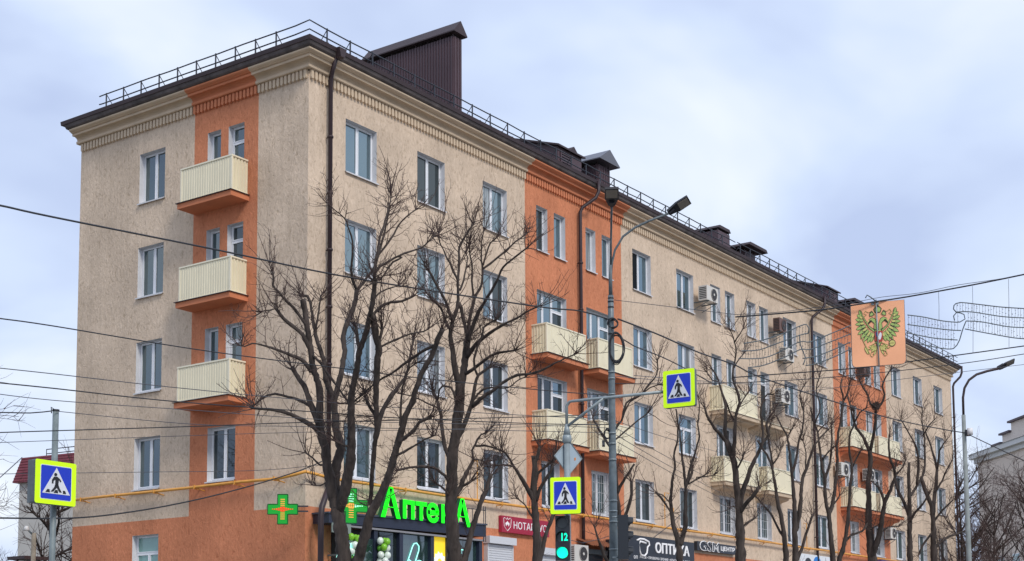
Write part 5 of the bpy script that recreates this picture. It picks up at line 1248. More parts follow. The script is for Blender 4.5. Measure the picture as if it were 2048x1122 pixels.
# traffic lights
lensd = mat('dark_lens', (0.035, 0.045, 0.05), 0.25); housing = mat('signal_housing', (0.014, 0.018, 0.025), 0.35)
glow = mat('green_lens', (0.0, 0.5, 0.35), 0.4, emit=(0.0, 0.95, 0.55), estr=1.0)
def circ(cx, cz, r, n=20): return [(cx + r * math.cos(2 * math.pi * a / n), cz + r * math.sin(2 * math.pi * a / n)) for a in range(n)]
ps = at(1124.5, 1031, 29.7)
TL = thing('traffic_light', 'traffic light showing green with a lit 12 countdown', 'traffic light', ps, face_angle(ps, -6))
b_ = MB(); b_.box((-0.15, 0, -0.95), (0.15, 0.16, 0.0)); b_.build('housing', housing, TL)
for i, cz in enumerate((-0.15, -0.455, -0.785)):
    b_ = MB(); b_.prism(circ(0, cz, 0.118), -0.012, -0.001, ('x', 'z', 'y')); b_.build('lens', glow if i == 2 else lensd, TL, label=('dark upper lens', 'dark middle lens with countdown digits', 'lit green lens')[i])
    v_ = MB(); pts = [(0.125 * math.cos(a), -0.0, cz + 0.125 * math.sin(a)) for a in [math.radians(-30 + 240 * k / 14) for k in range(15)]]
    pts2 = [(x, -0.16 if z > cz else -0.06, z - 0.01) for x, y, z in pts]
    v_.add(pts + pts2, [(k, k + 1, 15 + k + 1, 15 + k) for k in range(14)]); v_.build('visor', housing, TL)
fit_text('12', (-0.02, -0.014, -0.535), (1, 0, 0), (0, 0, 1), 0.135, 0.165, glow, 'countdown_digits', TL, extrude=0.004, offset=0.03)
ps2 = at(1254, 1031, 30.3)
TS = thing('traffic_light', 'black traffic light seen edge-on, right of the central lamp pole', 'traffic light', ps2, face_angle(ps2, 92))
b_ = MB(); b_.box((-0.15, -0.02, -0.95), (0.15, 0.2, 0.0)); b_.build('housing', housing, TS)
for i, cz in enumerate((-0.15, -0.455, -0.785)):
    v_ = MB(); pts = [(0.125 * math.cos(a), -0.02, cz + 0.125 * math.sin(a)) for a in [math.radians(-30 + 240 * k / 14) for k in range(15)]]
    pts2 = [(x, -0.13 if z > cz else -0.06, z - 0.01) for x, y, z in pts]
    v_.add(pts + pts2, [(k, k + 1, 15 + k + 1, 15 + k) for k in range(14)]); v_.build('visor', housing, TS)
    b_ = MB(); b_.prism(circ(0, cz, 0.118), -0.032, -0.021, ('x', 'z', 'y')); b_.build('lens', lensd, TS)
b_ = MB(); b_.tube([(0, 0.2, -0.03), (0, 0.32, -0.03)], 0.02, 6); b_.tube([(0, 0.2, -0.9), (0, 0.32, -0.9)], 0.02, 6); b_.build('bracket', steel, TS)

# central street lamp
pS = at(1227, 1100, 31)
SL = thing('street_lamp', 'tall grey two-armed street lamp at the centre, cables tied round it', 'street lamp', (pS.x, pS.y, 0))
def sl(px, py, D=31): return at(px, py, D) - Vector((pS.x, pS.y, 0))
z1 = at(1222, 590, 31).z; z2 = at(1221, 540, 31).z
top = sl(1221, 560, 31)
b_ = MB(); b_.tube([(0, 0, 0), (top.x * 0.4, top.y * 0.4, z1 * 0.5), (top.x * 0.8, top.y * 0.8, z1 * 0.93), (top.x * 0.9, top.y * 0.9, z1)], [0.115, 0.088, 0.066, 0.062], 14); b_.build('shaft', mat('lamp_grey', (0.13, 0.165, 0.185), 0.45, 0.1, var=0.25, vscale=7), SL)
b_ = MB(); b_.tube([(top.x * 0.9, top.y * 0.9, z1 - 0.02), top, sl(1221.5, 530, 31)], [0.045, 0.04, 0.032], 10); b_.build('upper_tube', steel_d, SL)
arm1 = [sl(1221.5, 532, 31), sl(1222, 480, 30.9), sl(1223, 430, 30.5), sl(1223.5, 408, 30.2)]
b_ = MB(); b_.tube(arm1, 0.024, 8); b_.build('arm', steel_d, SL)
arm2 = [sl(x, y, D) for x, y, D in ((1221.5, 560, 31), (1224, 525, 31), (1230, 500, 31), (1246, 473, 31), (1270, 455, 31), (1300, 441, 31), (1337, 427, 31))]
b_ = MB(); b_.tube(arm2, 0.025, 8); b_.build('arm', steel_d, SL)
lampm = mat('lamp_casing', (0.02, 0.02, 0.026), 0.4); lens_m = mat('lamp_lens', (0.22, 0.2, 0.17), 0.35)
def lamp_head(parent, base, tip, w, upv, name='lamp_head'):
    """flat LED head from base to tip; upv points away from the lit face"""
    b0_, t0 = Vector(base), Vector(tip); ax = (t0 - b0_); L_ = ax.length; ax.normalize(); upv = Vector(upv); upv = (upv - ax * upv.dot(ax)).normalized(); sd_ = ax.cross(upv)
    M4 = Matrix((( ax.x, sd_.x, upv.x, b0_.x), (ax.y, sd_.y, upv.y, b0_.y), (ax.z, sd_.z, upv.z, b0_.z), (0, 0, 0, 1)))
    h_ = MB(); h_.prism([(0, -w * .22), (L_ * .12, -w * .3), (L_ * .45, -w * .5), (L_, -w * .48), (L_, w * .48), (L_ * .45, w * .5), (L_ * .12, w * .3), (0, w * .22)], 0, 0.05, ('x', 'y', 'z'), M=M4); h_.build(name, lampm, parent)
    h2 = MB(); h2.prism([(0, -w * .15), (L_ * .35, -w * .3), (L_ * .35, w * .3), (0, w * .15)], 0.051, 0.09, ('x', 'y', 'z'), M=M4); h2.prism([(L_ * .05, -w * .12), (L_ * .3, -w * .2), (L_ * .3, w * .2), (L_ * .05, w * .12)], -0.05, -0.001, ('x', 'y', 'z'), M=M4); h2.build('driver_box', lampm, parent)
    h3 = MB(); h3.prism([(L_ * .5, -w * .4), (L_ * .95, -w * .4), (L_ * .95, w * .4), (L_ * .5, w * .4)], -0.012, -0.001, ('x', 'y', 'z'), M=M4); h3.build('light_panel', lens_m, parent)
lamp_head(SL, sl(1223.5, 412, 30.2), sl(1223.5, 378, 29.5), 0.30, (0, 0, 1))
h0, h1 = sl(1337, 427, 31), sl(1379, 400, 30.9)
lamp_head(SL, h0, h1, 0.26, (-0.35, -0.6, 1.0) if False else (0.3, 0.5, 0.8))
# tie bands and the coil of spare cable
def px_r(D): return D / FOC
for py in (596, 603, 614, 640, 668, 745, 758, 790, 797, 868, 889, 921, 1003, 1024, 1045, 1100):
    f_ = 1 - (1100 - py) / (1100 - 560) ; zc2 = at(1224, py, 31).z; k_ = zc2 / z1; r_ = 0.115 - 0.053 * min(1, k_) + 0.006
    b_ = MB(); b_.tube([(top.x * 0.9 * k_, top.y * 0.9 * k_, zc2 - 0.012), (top.x * 0.9 * k_, top.y * 0.9 * k_, zc2 + 0.012)], r_, 12); b_.build('tie_band', steel if py > 700 else black, SL)
rc = random.Random(8)
def coil(name, label, px, py, rx, ry, D, n):
    t = thing(name, label, 'cable', at(px, py, D))
    for k in range(n):
        c = MB(); ax_, ay_ = rx * rc.uniform(0.82, 1.0) * px_r(D), ry * rc.uniform(0.84, 1.0) * px_r(D); ox, oz = rc.uniform(-0.02, 0.02), rc.uniform(-0.02, 0.03); yv = rc.uniform(-0.05, 0.05)
        pts = [( _R.x * (ax_ * math.cos(a) + ox) + _F.x * (yv + 0.04 * math.sin(a * 2 + k)), _R.y * (ax_ * math.cos(a) + ox) + _F.y * (yv + 0.04 * math.sin(a * 2 + k)), ay_ * math.sin(a) + oz) for a in [2 * math.pi * i / 24 for i in range(25)]]
        c.tube(pts, 0.011, 5); c.build('loop', wire_m, t)
coil('cable_coil', 'oval coil of spare black cable hung on the central lamp pole', 1233, 697, 16, 32, 30.9, 8)
coil('cable_coil', 'small coil of black cable hung low on the central lamp pole', 1213, 868, 5.5, 10, 30.9, 3)
coil('cable_coil', 'small tangle of cable loops above the big coil', 1226, 646, 11, 10, 30.9, 4)
b_ = MB(); bb_ = at(1207, 887, 30.9); b_.box((-0.03, -0.03, -0.07), (0.03, 0.03, 0.07)); o = b_.build('splice_box', black); o.location = bb_; o.rotation_euler = (0, 0.5, 0.6); tag(o, 'small black cable splice hanging left of the central lamp pole', 'cable')

# right street lamp
pR = at(1938, 1100, 50)
SR = thing('street_lamp', 'grey street lamp with one curved arm at the far right', 'street lamp', (pR.x, pR.y, 0))
def sr(px, py, D=50): return at(px, py, D) - Vector((pR.x, pR.y, 0))
tp = sr(1927, 830)
b_ = MB(); b_.tube([(0, 0, 0), (tp.x, tp.y, tp.z)], [0.12, 0.07], 12); b_.build('shaft', mat('concrete_pole', (0.24, 0.27, 0.27), 0.7, var=0.2, vscale=4), SR)
b_ = MB(); b_.tube([sr(x, y) for x, y in ((1927, 832), (1926, 795), (1929, 776), (1938, 760), (1953, 749), (1975, 742), (1998, 737))], 0.045, 8); b_.build('arm', brown, SR)
lamp_head(SR, sr(1996, 738), sr(2029, 723), 0.3, (0.2, 0.4, 0.9))
b_ = MB(); c_ = sr(1933, 866); b_.box((c_.x - 0.14, c_.y - 0.1, c_.z - 0.1), (c_.x + 0.14, c_.y + 0.1, c_.z + 0.1)); b_.build('junction_box', black, SR)
b_ = MB(); c_ = sr(1940, 863, 49.8); b_.tube([c_ + Vector((0, 0, 0.12)), c_ - Vector((0, 0, 0.12))], 0.1, 8); b_.build('camera_housing', mat('cam_white', (0.7, 0.7, 0.72), 0.5), SR)
# wooden pole with small lamp and flat roof hut, bottom left
pW = at(67, 1100, 42)
WP = thing('wooden_pole', 'short weathered wooden pole with a small lamp at the lower left', 'pole', (pW.x, pW.y, 0))
b_ = MB(); b_.tube([(0, 0, 0), (0, 0, at(67, 1066, 42).z)], 0.07, 8); b_.build('post', mat('old_wood', (0.22, 0.19, 0.15), 0.9, var=0.3, vscale=5, bump=0.6), WP)
b_ = MB(); g = at(64, 1068, 42) - Vector((pW.x, pW.y, 0)); h = at(53, 1056, 42) - Vector((pW.x, pW.y, 0)); b_.tube([g, h], 0.03, 6); b_.build('arm', steel_d, WP)
b_ = MB(); b_.tube([h + Vector((0, 0, 0.06)), h - Vector((0, 0, 0.08))], [0.05, 0.1], 8); b_.build('lamp_shade', mat('lamp_white', (0.6, 0.6, 0.6), 0.5), WP)
pH = at(56, 1117, 45); HT = thing('shelter_roof', 'dark flat roof of a small shelter at the bottom left corner', 'shelter', (pH.x, pH.y, 0))
b_ = MB(); b_.box((-0.45, -0.45, pH.z - 0.05), (0.45, 0.45, pH.z + 0.05)); b_.build('roof', brown, HT)
for sx in (-0.4, 0.4): b_ = MB(); b_.tube([(sx, 0, 0), (sx, 0, pH.z - 0.05)], 0.05, 6); b_.build('post', brown, HT)

# ------------------------------------------------------------------ emblem banner across the street
DBN = 28.0
def on_panel(px, py): return at(px, py, DBN)
pc_ = at(1758, 667, DBN)
BN = thing('emblem_banner', 'square orange banner with a green two-headed eagle hung on the street wire', 'banner', pc_)
c00, c10 = at(1705, 735, DBN), at(1812, 727, DBN - 0.15); rgt = (c10 - c00); Wp = rgt.length; rgt.normalize(); upb = Vector((0, 0, 1)); nrb = rgt.cross(upb).normalized()
Hp = (at(1813, 597, DBN - 0.15) - c10).length
orgn = c00 - pc_
def bp(u, v, d=0.0): return orgn + rgt * (u * Wp) + upb * (v * Hp) + nrb * d
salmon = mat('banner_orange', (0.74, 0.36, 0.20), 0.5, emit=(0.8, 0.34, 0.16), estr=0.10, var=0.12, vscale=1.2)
def plate(poly, d0, d1, name, mt_, parent=BN, label=None):
    m_ = MB(); n = len(poly); vs = [bp(u, v, d0) for u, v in poly] + [bp(u, v, d1) for u, v in poly]
    m_.add(vs, [tuple(range(n)), tuple(range(2 * n - 1, n - 1, -1))] + [(i, (i + 1) % n, n + (i + 1) % n, n + i) for i in range(n)]); return m_.build(name, mt_, parent, label=label)
cr = 0.07
pan = [(0, 1), (1, 1)] + [(1 - cr + cr * math.cos(a), cr + cr * math.sin(a)) for a in [math.radians(-x) for x in (0, 30, 60, 90)]] + [(cr + cr * math.cos(a), cr + cr * math.sin(a)) for a in [math.radians(-x) for x in (90, 120, 150, 180)]]
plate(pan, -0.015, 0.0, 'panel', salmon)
fr_ = MB(); pts = [bp(u * 1.004 - 0.002, v, -0.008) for u, v in pan]
fr_.tube(pts + [pts[0]], 0.009, 5, smooth=False); fr_.build('rim', steel_d, BN)
eg = mat('eagle_green', (0.34, 0.47, 0.13), 0.6); ey = mat('eagle_gold', (0.58, 0.53, 0.17), 0.6); eo = mat('eagle_outline', (0.03, 0.035, 0.02), 0.6); er = mat('shield_red', (0.4, 0.05, 0.03), 0.6); eb = mat('cloak_blue', (0.05, 0.13, 0.4), 0.6)
class EM:
    def __init__(s): s.o, s.g, s.y = MB(), MB(), MB()
    def poly(s, mb, pts, d0, d1):
        pts = [(0.5 + (u - 0.5) * 1.06, v) for u, v in pts]; n = len(pts); vs = [bp(u, v, d0) for u, v in pts] + [bp(u, v, d1) for u, v in pts]
        mb.add(vs, [tuple(range(n)), tuple(range(2 * n - 1, n - 1, -1))] + [(i, (i + 1) % n, n + (i + 1) % n, n + i) for i in range(n)])
    def leaf(s, x, y, a, L, w, which='g', lv=0.0):
        """pointed feather with a dark outline"""
        ca, sa = math.cos(a), math.sin(a)
        def sh(k, dk): return [(x + (t * L * ca - q * w * sa * k) * 1.0, y + (t * L * sa + q * w * ca * k)) for t, q in ((-dk, 0), (0.15, -0.42), (0.55, -0.5), (0.85, -0.35), (1 + dk, 0), (0.85, 0.35), (0.55, 0.5), (0.15, 0.42))]
        s.poly(s.o, sh(1.5, 0.05), 0.001 + lv, 0.003 + lv); s.poly(s.g if which == 'g' else s.y, sh(1.0, 0.0), 0.0031 + lv, 0.0045 + lv)
    def line(s, mb, pts, r, d): mb.tube([bp(u, v, d) for u, v in pts], r, 4, smooth=False)
E_ = EM()
def mir(u): return 1.0 - u
cx = 0.50
for sgn in (1, -1):
    X = lambda u: u if sgn == 1 else 1 - u
    # wing: primaries from the inner arc to the outer tips, then shorter coverts on top
    roots = [(0.215, 0.80), (0.225, 0.76), (0.24, 0.72), (0.26, 0.68), (0.285, 0.64), (0.31, 0.60), (0.335, 0.57), (0.365, 0.545), (0.395, 0.525), (0.42, 0.51)]
    tips_ = [(0.175, 0.89), (0.135, 0.82), (0.11, 0.75), (0.105, 0.67), (0.115, 0.59), (0.14, 0.51), (0.185, 0.44), (0.24, 0.395), (0.305, 0.37), (0.365, 0.375)]
    for i, ((rx_, ry_), (tx_, ty_)) in enumerate(zip(roots, tips_)):
        p, q = (X(rx_), ry_), (X(tx_), ty_); E_.leaf(p[0], p[1], math.atan2(q[1] - p[1], q[0] - p[0]), math.dist(p, q), 0.046, 'g', 0.0004 * i)
    for i, ((rx_, ry_), (tx_, ty_)) in enumerate(zip(roots, tips_)):
        if i == 0: continue
        p, q = (X(rx_), ry_), (X((rx_ + tx_) / 2), (ry_ + ty_) / 2); E_.leaf(p[0], p[1], math.atan2(q[1] - p[1], q[0] - p[0]), math.dist(p, q), 0.036, 'y' if i % 2 else 'g', 0.0055 + 0.0003 * i)
    E_.poly(E_.o, [(X(u), v) for u, v in ((0.175, 0.90), (0.21, 0.83), (0.25, 0.73), (0.33, 0.60), (0.44, 0.515), (0.44, 0.565), (0.35, 0.63), (0.27, 0.75), (0.22, 0.84))], 0.009, 0.0105)
    E_.poly(E_.g, [(X(u), v) for u, v in ((0.185, 0.88), (0.215, 0.82), (0.26, 0.73), (0.34, 0.605), (0.43, 0.53), (0.43, 0.555), (0.345, 0.62), (0.265, 0.745), (0.215, 0.835))], 0.0106, 0.012)
    # neck and head
    E_.poly(E_.o, [(X(u), v) for u, v in ((0.49, 0.54), (0.42, 0.58), (0.43, 0.66), (0.37, 0.71), (0.33, 0.70), (0.30, 0.65), (0.335, 0.66), (0.34, 0.735), (0.40, 0.765), (0.455, 0.74), (0.49, 0.66))], 0.005, 0.010)
    E_.poly(E_.g, [(X(u), v) for u, v in ((0.485, 0.55), (0.43, 0.585), (0.44, 0.665), (0.38, 0.72), (0.345, 0.715), (0.35, 0.73), (0.40, 0.755), (0.45, 0.73), (0.483, 0.66))], 0.0101, 0.012)
    E_.poly(E_.y, [(X(u), v) for u, v in ((0.345, 0.70), (0.30, 0.655), (0.33, 0.72), (0.35, 0.73))], 0.0101, 0.012)
    # small crown
    E_.poly(E_.o, [(X(u), v) for u, v in ((0.355, 0.775), (0.425, 0.785), (0.43, 0.82), (0.41, 0.85), (0.39, 0.87), (0.37, 0.85), (0.35, 0.815))], 0.005, 0.012)
    E_.poly(E_.y if False else E_.g, [(X(u), v) for u, v in ((0.365, 0.785), (0.415, 0.793), (0.418, 0.82), (0.39, 0.84), (0.362, 0.812))], 0.0121, 0.013)
    # ribbons
    E_.line(E_.o, [(X(u), v) for u, v in ((0.44, 0.80), (0.40, 0.86), (0.33, 0.84), (0.27, 0.87), (0.24, 0.83), (0.29, 0.81), (0.24, 0.78))], 0.006, 0.004)
    E_.line(E_.y, [(X(u), v) for u, v in ((0.44, 0.80), (0.40, 0.86), (0.33, 0.84), (0.27, 0.87), (0.24, 0.83), (0.29, 0.81), (0.24, 0.78))], 0.0032, 0.010)
    # leg and claw
    E_.line(E_.o, [(X(u), v) for u, v in ((0.45, 0.36), (0.38, 0.33), (0.36, 0.28), (0.31, 0.26), (0.28, 0.29))], 0.010, 0.004)
    E_.line(E_.y, [(X(u), v) for u, v in ((0.45, 0.36), (0.38, 0.33), (0.36, 0.28), (0.31, 0.26), (0.28, 0.29))], 0.006, 0.011)
    # tail scrolls
    for i in range(4):
        a = math.radians(232 - i * -14 if False else 250 - i * 22); a = a if sgn == 1 else math.pi - a
        E_.leaf(X(0.47 - 0.01 * i), 0.31, a, 0.15 - 0.012 * i, 0.032, 'y', 0.001)
    E_.line(E_.o, [(X(u), v) for u, v in ((0.45, 0.24), (0.37, 0.22), (0.34, 0.17), (0.38, 0.14), (0.41, 0.17), (0.39, 0.19))], 0.007, 0.006)
    E_.line(E_.y, [(X(u), v) for u, v in ((0.45, 0.24), (0.37, 0.22), (0.34, 0.17), (0.38, 0.14), (0.41, 0.17), (0.39, 0.19))], 0.004, 0.013)
# body, central crown
E_.poly(E_.o, [(0.44, 0.57), (0.56, 0.57), (0.57, 0.40), (0.53, 0.30), (0.47, 0.30), (0.43, 0.40)], 0.001, 0.009)
E_.poly(E_.g, [(0.45, 0.56), (0.55, 0.56), (0.56, 0.41), (0.52, 0.31), (0.48, 0.31), (0.44, 0.41)], 0.0091, 0.011)
E_.poly(E_.o, [(0.45, 0.83), (0.55, 0.83), (0.575, 0.89), (0.54, 0.925), (0.5, 0.95), (0.46, 0.925), (0.425, 0.89)], 0.001, 0.011)
E_.poly(E_.g, [(0.462, 0.842), (0.538, 0.842), (0.556, 0.885), (0.52, 0.915), (0.48, 0.915), (0.444, 0.885)], 0.0111, 0.013)
# sceptre (left) and orb (right)
E_.line(E_.o, [(0.17, 0.50), (0.26, 0.32), (0.33, 0.19)], 0.011, 0.004); E_.line(E_.y, [(0.17, 0.50), (0.26, 0.32), (0.33, 0.19)], 0.006, 0.011)
E_.leaf(0.255, 0.30, math.radians(-62), 0.13, 0.03, 'y', 0.006)
E_.poly(E_.o, [(0.74 + 0.062 * math.cos(a * math.pi / 7), 0.335 + 0.055 * math.sin(a * math.pi / 7)) for a in range(14)], 0.001, 0.011)
E_.poly(E_.y, [(0.74 + 0.05 * math.cos(a * math.pi / 7), 0.335 + 0.044 * math.sin(a * math.pi / 7)) for a in range(14)], 0.0111, 0.013)
E_.line(E_.o, [(0.69, 0.335), (0.79, 0.335)], 0.004, 0.014); E_.line(E_.o, [(0.74, 0.38), (0.74, 0.44)], 0.006, 0.006); E_.line(E_.o, [(0.72, 0.42), (0.76, 0.42)], 0.005, 0.006)
E_.o.build('eagle_outline', eo, BN, kind='stuff'); E_.g.build('eagle_plumage', eg, BN, kind='stuff'); E_.y.build('eagle_gilding', ey, BN, kind='stuff')
plate([(0.435, 0.54), (0.58, 0.54), (0.58, 0.39), (0.51, 0.35), (0.435, 0.39)], 0.0125, 0.0145, 'shield', er)
plate([(0.45, 0.52), (0.49, 0.52), (0.50, 0.47), (0.46, 0.45)], 0.0146, 0.0155, 'shield_cloak', eb)
plate([(0.49, 0.44), (0.52, 0.50), (0.545, 0.52), (0.565, 0.49), (0.555, 0.44), (0.535, 0.40), (0.50, 0.41)], 0.0146, 0.0155, 'shield_rider', wht)
b_ = MB(); b_.tube([bp(0.475, 1.03, 0.03), bp(0.495, -0.02, 0.03)], 0.014, 6); b_.build('mast', steel, BN)
b_ = MB()
for du in (-0.05, 0.03): b_.v += []; b_.prism([(0, 0), (0.055, 0), (0.055, 0.075), (0, 0.075)], 0, 0.05, ('x', 'z', 'y'), M=Matrix.Translation(bp(0.475 + du, 0.95, 0.05)))
b_.build('clamp', steel, BN)
b_ = MB(); q = bp(0.48, 1.0, 0.03); b_.tube([q, at(1741, 594, DBN) - pc_, at(1734, 590, DBN) - pc_, at(1731, 596, DBN) - pc_], 0.012, 5); b_.build('hook_arm', steel_d, BN)

# ------------------------------------------------------------------ light-garland waves beside the banner
led_w = mat('led_string', (0.10, 0.095, 0.10), 0.6)
def curve3(pts, D): return [at(x, y, D) for x, y in catmull([tuple(map(float, p)) for p in pts], 6)]
def garland(name, label, curves, D, pairs, seed):
    t = thing(name, label, 'light garland', at(*curves[0][0], D)); rg_ = random.Random(seed)
    for c in curves:
        b_ = MB(); b_.tube(localise(t, curve3(c, D)), 0.0115, 5); b_.build('frame_tube', steel_d, t)
    s_ = MB()
    for (i, j, x0, x1) in pairs:
        ca, cb_ = [sorted(catmull([tuple(map(float, p)) for p in curves[k]], 3)) for k in (i, j)]
        def yv(c, x):
            if x < c[0][0] or x > c[-1][0]: return None
            return min(c, key=lambda p: abs(p[0] - x))[1]
        x = x0
        while x < x1:
            a, b1 = yv(ca, x), yv(cb_, x)
            if a is not None and b1 is not None and abs(a - b1) > 3:
                s_.tube([q - t.location for q in (at(x, a, D), at(x + rg_.uniform(-1, 1), (a + b1) / 2, D), at(x, b1, D))], 0.0035, 3, smooth=False)
                for _ in range(2):
                    yy = rg_.uniform(min(a, b1), max(a, b1)); s_.tube([q - t.location for q in (at(x, yy, D), at(x + 2.2, yy + rg_.uniform(-1, 1), D))], 0.005, 3, smooth=False)
            x += rg_.uniform(5.0, 6.6)
    s_.build('light_strings', led_w, t, kind='stuff'); return t
garland('light_garland', 'wavy light garland frame right of the banner against the sky', [
 [(1815, 630), (1846, 634), (1880, 641), (1905, 644), (1920, 644), (1930, 638), (1928, 629), (1913, 625), (1907, 632), (1909, 641)],
 [(1815, 649), (1866, 656), (1900, 660), (1922, 661)], [(1815, 666), (1866, 676), (1900, 679), (1915, 680)], [(1826, 685), (1885, 697), (1907, 697), (1914, 690), (1919, 680), (1925, 660), (1932, 642)],
 [(1932, 642), (1964, 644), (2022, 654), (2080, 655)], [(1913, 625), (1907, 618), (1908, 611), (1920, 605), (1960, 609), (2003, 614), (2048, 617), (2085, 620)], [(1913, 624), (1944, 624), (2003, 633), (2048, 636), (2085, 639)],
 [(1930, 658), (1983, 668), (2030, 676), (2060, 678)]], 28.0,
 [(0, 1, 1817, 1920), (1, 2, 1817, 1912), (2, 3, 1828, 1912), (5, 6, 1914, 2075), (6, 4, 1936, 2075), (4, 7, 1936, 2058)], 1)
garland('light_garland', 'wavy light garland frame left of the banner before the beige wall', [
 [(1487, 687), (1526, 680), (1566, 667), (1600, 652), (1613, 649), (1618, 657), (1616, 668)], [(1483, 702), (1517, 700), (1546, 690), (1601, 670), (1615, 667)],
 [(1477, 717), (1517, 717), (1546, 710), (1599, 684), (1620, 684), (1660, 668), (1701, 651)], [(1497, 735), (1526, 731), (1566, 716), (1601, 699), (1620, 699), (1660, 684), (1701, 668)],
 [(1605, 717), (1634, 712), (1670, 698), (1701, 684)], [(1611, 731), (1634, 727), (1670, 713), (1701, 698)], [(1599, 672), (1601, 690), (1607, 705), (1611, 716), (1606, 730)]], 28.0,
 [(0, 1, 1489, 1614), (1, 2, 1485, 1612), (2, 3, 1499, 1700), (3, 4, 1606, 1700), (4, 5, 1613, 1700)], 2)

# ------------------------------------------------------------------ overhead wires
def wire(label, pts, r=0.008, m_=None, name='overhead_wire', jit=0.0, group=None, cat='wire'):
    """pts: (x, y, distance)"""
    sp = []
    P = [tuple(map(float, p)) for p in pts]
    for x, y, D in catmull(P, 18): sp.append(at(x, y, D))
    t = MB(); t.tube(sp, r, 5, mi=0); o = t.build(name, m_ or wire_m); tag(o, label, cat, group); return o
wire('thick black cable from the upper left edge to the top of the central lamp pole', [(-80, 398, 20), (0, 411, 21), (100, 433, 22.3), (420, 497, 25.5), (700, 555, 28), (1060, 611, 30.3), (1160, 622, 30.8), (1220, 640, 31)], 0.017)
wire('black cable falling right from the central lamp pole past the hanging crossing sign', [(1236, 638, 31), (1314, 668, 33), (1400, 706, 35.5), (1468, 729, 37.5), (1517, 753, 39), (1664, 802, 43), (1790, 839, 46.5), (1904, 862, 49.3), (1932, 866, 50)], 0.019)
wire('black cable from the right street lamp down to the right edge', [(1935, 868, 50), (2011, 904, 46), (2048, 921, 44), (2100, 945, 42)], 0.017)
wire('cable leaving the big coil towards the hanging crossing sign', [(1247, 679, 31), (1268, 692, 31.5), (1324, 714, 33), (1380, 742, 35), (1430, 770, 37)], 0.014)
wire('second wire from the upper left, crossing the lowest short-front balcony top', [(-60, 628, 21), (0, 637, 21.6), (100, 651, 22.6), (400, 700, 26), (700, 739, 28.5), (848, 757, 29.5), (1039, 776, 30.4), (1163, 787, 30.9), (1218, 790, 31)], 0.011)
G_W = 'bundle of thin overhead wires'
wire('thin wire over the lowest short-front balcony panels', [(-60, 730, 22), (100, 747, 23), (359, 776, 26), (700, 808, 29), (1000, 828, 30.6), (1218, 838, 31)], 0.008, wire_g)
wire('dark wire passing just under the lowest short-front balcony slab', [(-60, 760, 22), (100, 776, 23), (350, 803, 26), (700, 829, 29), (760, 834, 29.4), (1060, 847, 30.6), (1218, 849, 31)], 0.011)
wire('thin wire sloping from the left edge below the lowest short-front balcony', [(-60, 780, 22), (100, 800, 23), (379, 820, 26), (700, 842, 29), (1060, 850, 30.6), (1218, 856, 31)], 0.007, wire_g)
wire('thin wire from the left pole top to the central lamp pole', [(109, 822, 25.3), (381, 848, 27.5), (600, 853, 29), (1060, 862, 30.6), (1218, 866, 31)], 0.007, wire_g)
wire('wire from the left edge tied to the left pole top', [(-60, 829, 23), (0, 825, 23.6), (60, 826, 24.6), (103, 822, 25.3)], 0.011)
wire('wire rising slowly rightward above the second-floor window', [(-60, 868, 23), (0, 865, 23.6), (381, 853, 27), (600, 845, 28.6), (900, 838, 30), (1218, 829, 31)], 0.010)
wire('faint wire crossing the second-floor window of the short front', [(-60, 888, 23), (0, 885, 23.6), (510, 867, 28), (900, 858, 30), (1218, 848, 31)], 0.006, wire_g)
wire('faint wire just above the gas pipe level at left', [(-60, 951, 24), (0, 948, 24.6), (300, 944, 27), (510, 941, 29), (640, 930, 31)], 0.006, wire_g)
wire('sagging black cable from the left edge up to the corner downpipe', [(-60, 1035, 26), (0, 1036, 27), (146, 1036, 29), (260, 1024, 31), (381, 1002, 33), (500, 972, 35.5), (600, 941, 37.5), (645, 922, 39)], 0.017)
wire('thin wire rising diagonally to the corner of the maroon roof', [(-20, 970, 80), (0, 955, 81), (44, 915, 87)], 0.03, wire_g)
wire('thin grey wire from the central lamp pole to the garland', [(1228, 600, 31), (1262, 604, 31), (1387, 619, 30), (1471, 629, 29)], 0.007, wire_g)
wire('thin wire above the crossing sign arm to the right', [(1216, 767, 31), (1325, 768, 31), (1389, 768, 31), (1550, 762, 32), (1703, 751, 33), (1915, 728, 33), (2048, 708, 33), (2110, 698, 33)], 0.010)
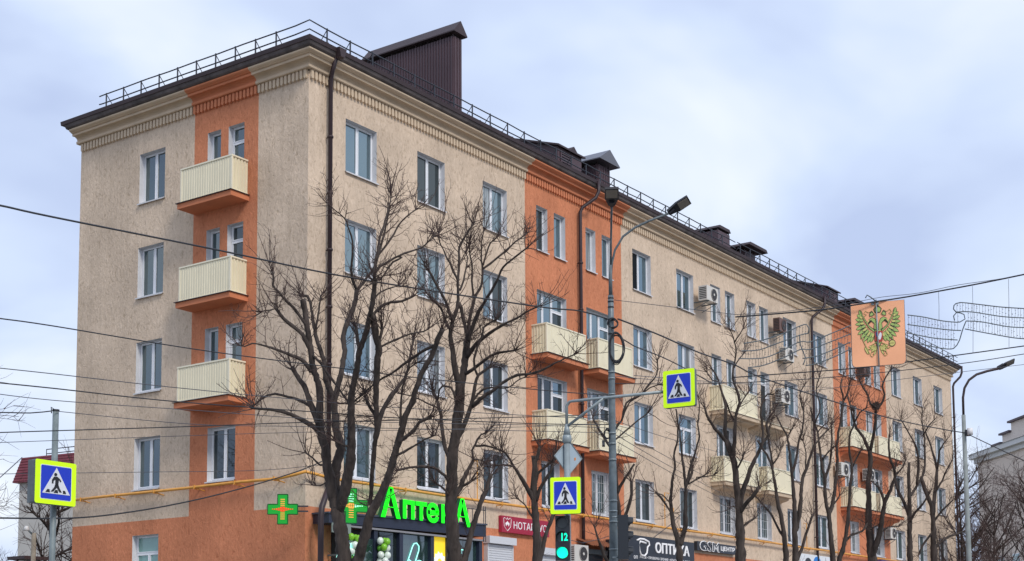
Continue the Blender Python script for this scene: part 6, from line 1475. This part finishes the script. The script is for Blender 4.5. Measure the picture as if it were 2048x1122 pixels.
wire('grey wire under the banner running to the right edge', [(1466, 755, 30), (1560, 748, 29.5), (1683, 739, 29), (1760, 731, 28.5), (1895, 713, 28), (2048, 692, 27.5), (2110, 683, 27)], 0.012)
wire('thick banner carrying wire rising to the upper right edge', [(1471, 634, 29.5), (1560, 627, 29), (1650, 619, 28.3), (1703, 611, 28.0), (1760, 602, 28.0), (1813, 594, 28.0), (1950, 569, 27.6), (2048, 549, 27.2), (2110, 536, 27)], 0.016)
wire('thin wire tied just above the banner carrying wire', [(1471, 629, 29.5), (1560, 624, 29), (1703, 605, 28.0), (1765, 594, 28.0), (1838, 586, 28.0), (1916, 570, 27.8), (2010, 556, 27.4), (2110, 534, 27)], 0.006, wire_g)
wire('faint high wire crossing the far facade end to the right edge', [(1560, 790, 40), (1790, 760, 42), (1905, 746, 43), (2048, 729, 44), (2110, 722, 44)], 0.008, wire_g)
for i, (x, y0_, y1_) in enumerate(((1877, 584, 640), (1945, 572, 706), (2017, 558, 694))):
    wire('thin vertical hanger of the garland, %s from the banner' % ('first', 'second', 'third')[i], [(x, y0_, 27.9), (x + 1, (y0_ + y1_) / 2, 27.9), (x + 1, y1_, 27.9)], 0.004, wire_g, name='hanger_wire')
for i, (a, b1) in enumerate((((1229, 752), (1430, 765)), ((1229, 841), (1440, 905)), ((1232, 856), (1430, 962)), ((1232, 870), (1440, 985)), ((1268, 751), (1660, 775)), ((1235, 884), (1440, 995)))):
    wire('thin service wire, %s from the top, between central lamp pole and long facade' % ('first', 'second', 'third', 'fourth', 'fifth', 'sixth')[i], [(a[0], a[1], 31), ((a[0] + b1[0]) / 2, (a[1] + b1[1]) / 2 + 3, 40), (b1[0], b1[1], 51)], 0.008, wire_g)
wire('low thin wire between the traffic light and the central lamp pole', [(1140, 1080, 30), (1165, 1086, 30.3), (1200, 1078, 30.8), (1218, 1072, 31)], 0.007, wire_g)
wire('wire climbing from the optician sign up to the gas pipe', [(1303, 1078, 47), (1340, 1050, 48), (1372, 1018, 49)], 0.014, wire_g)
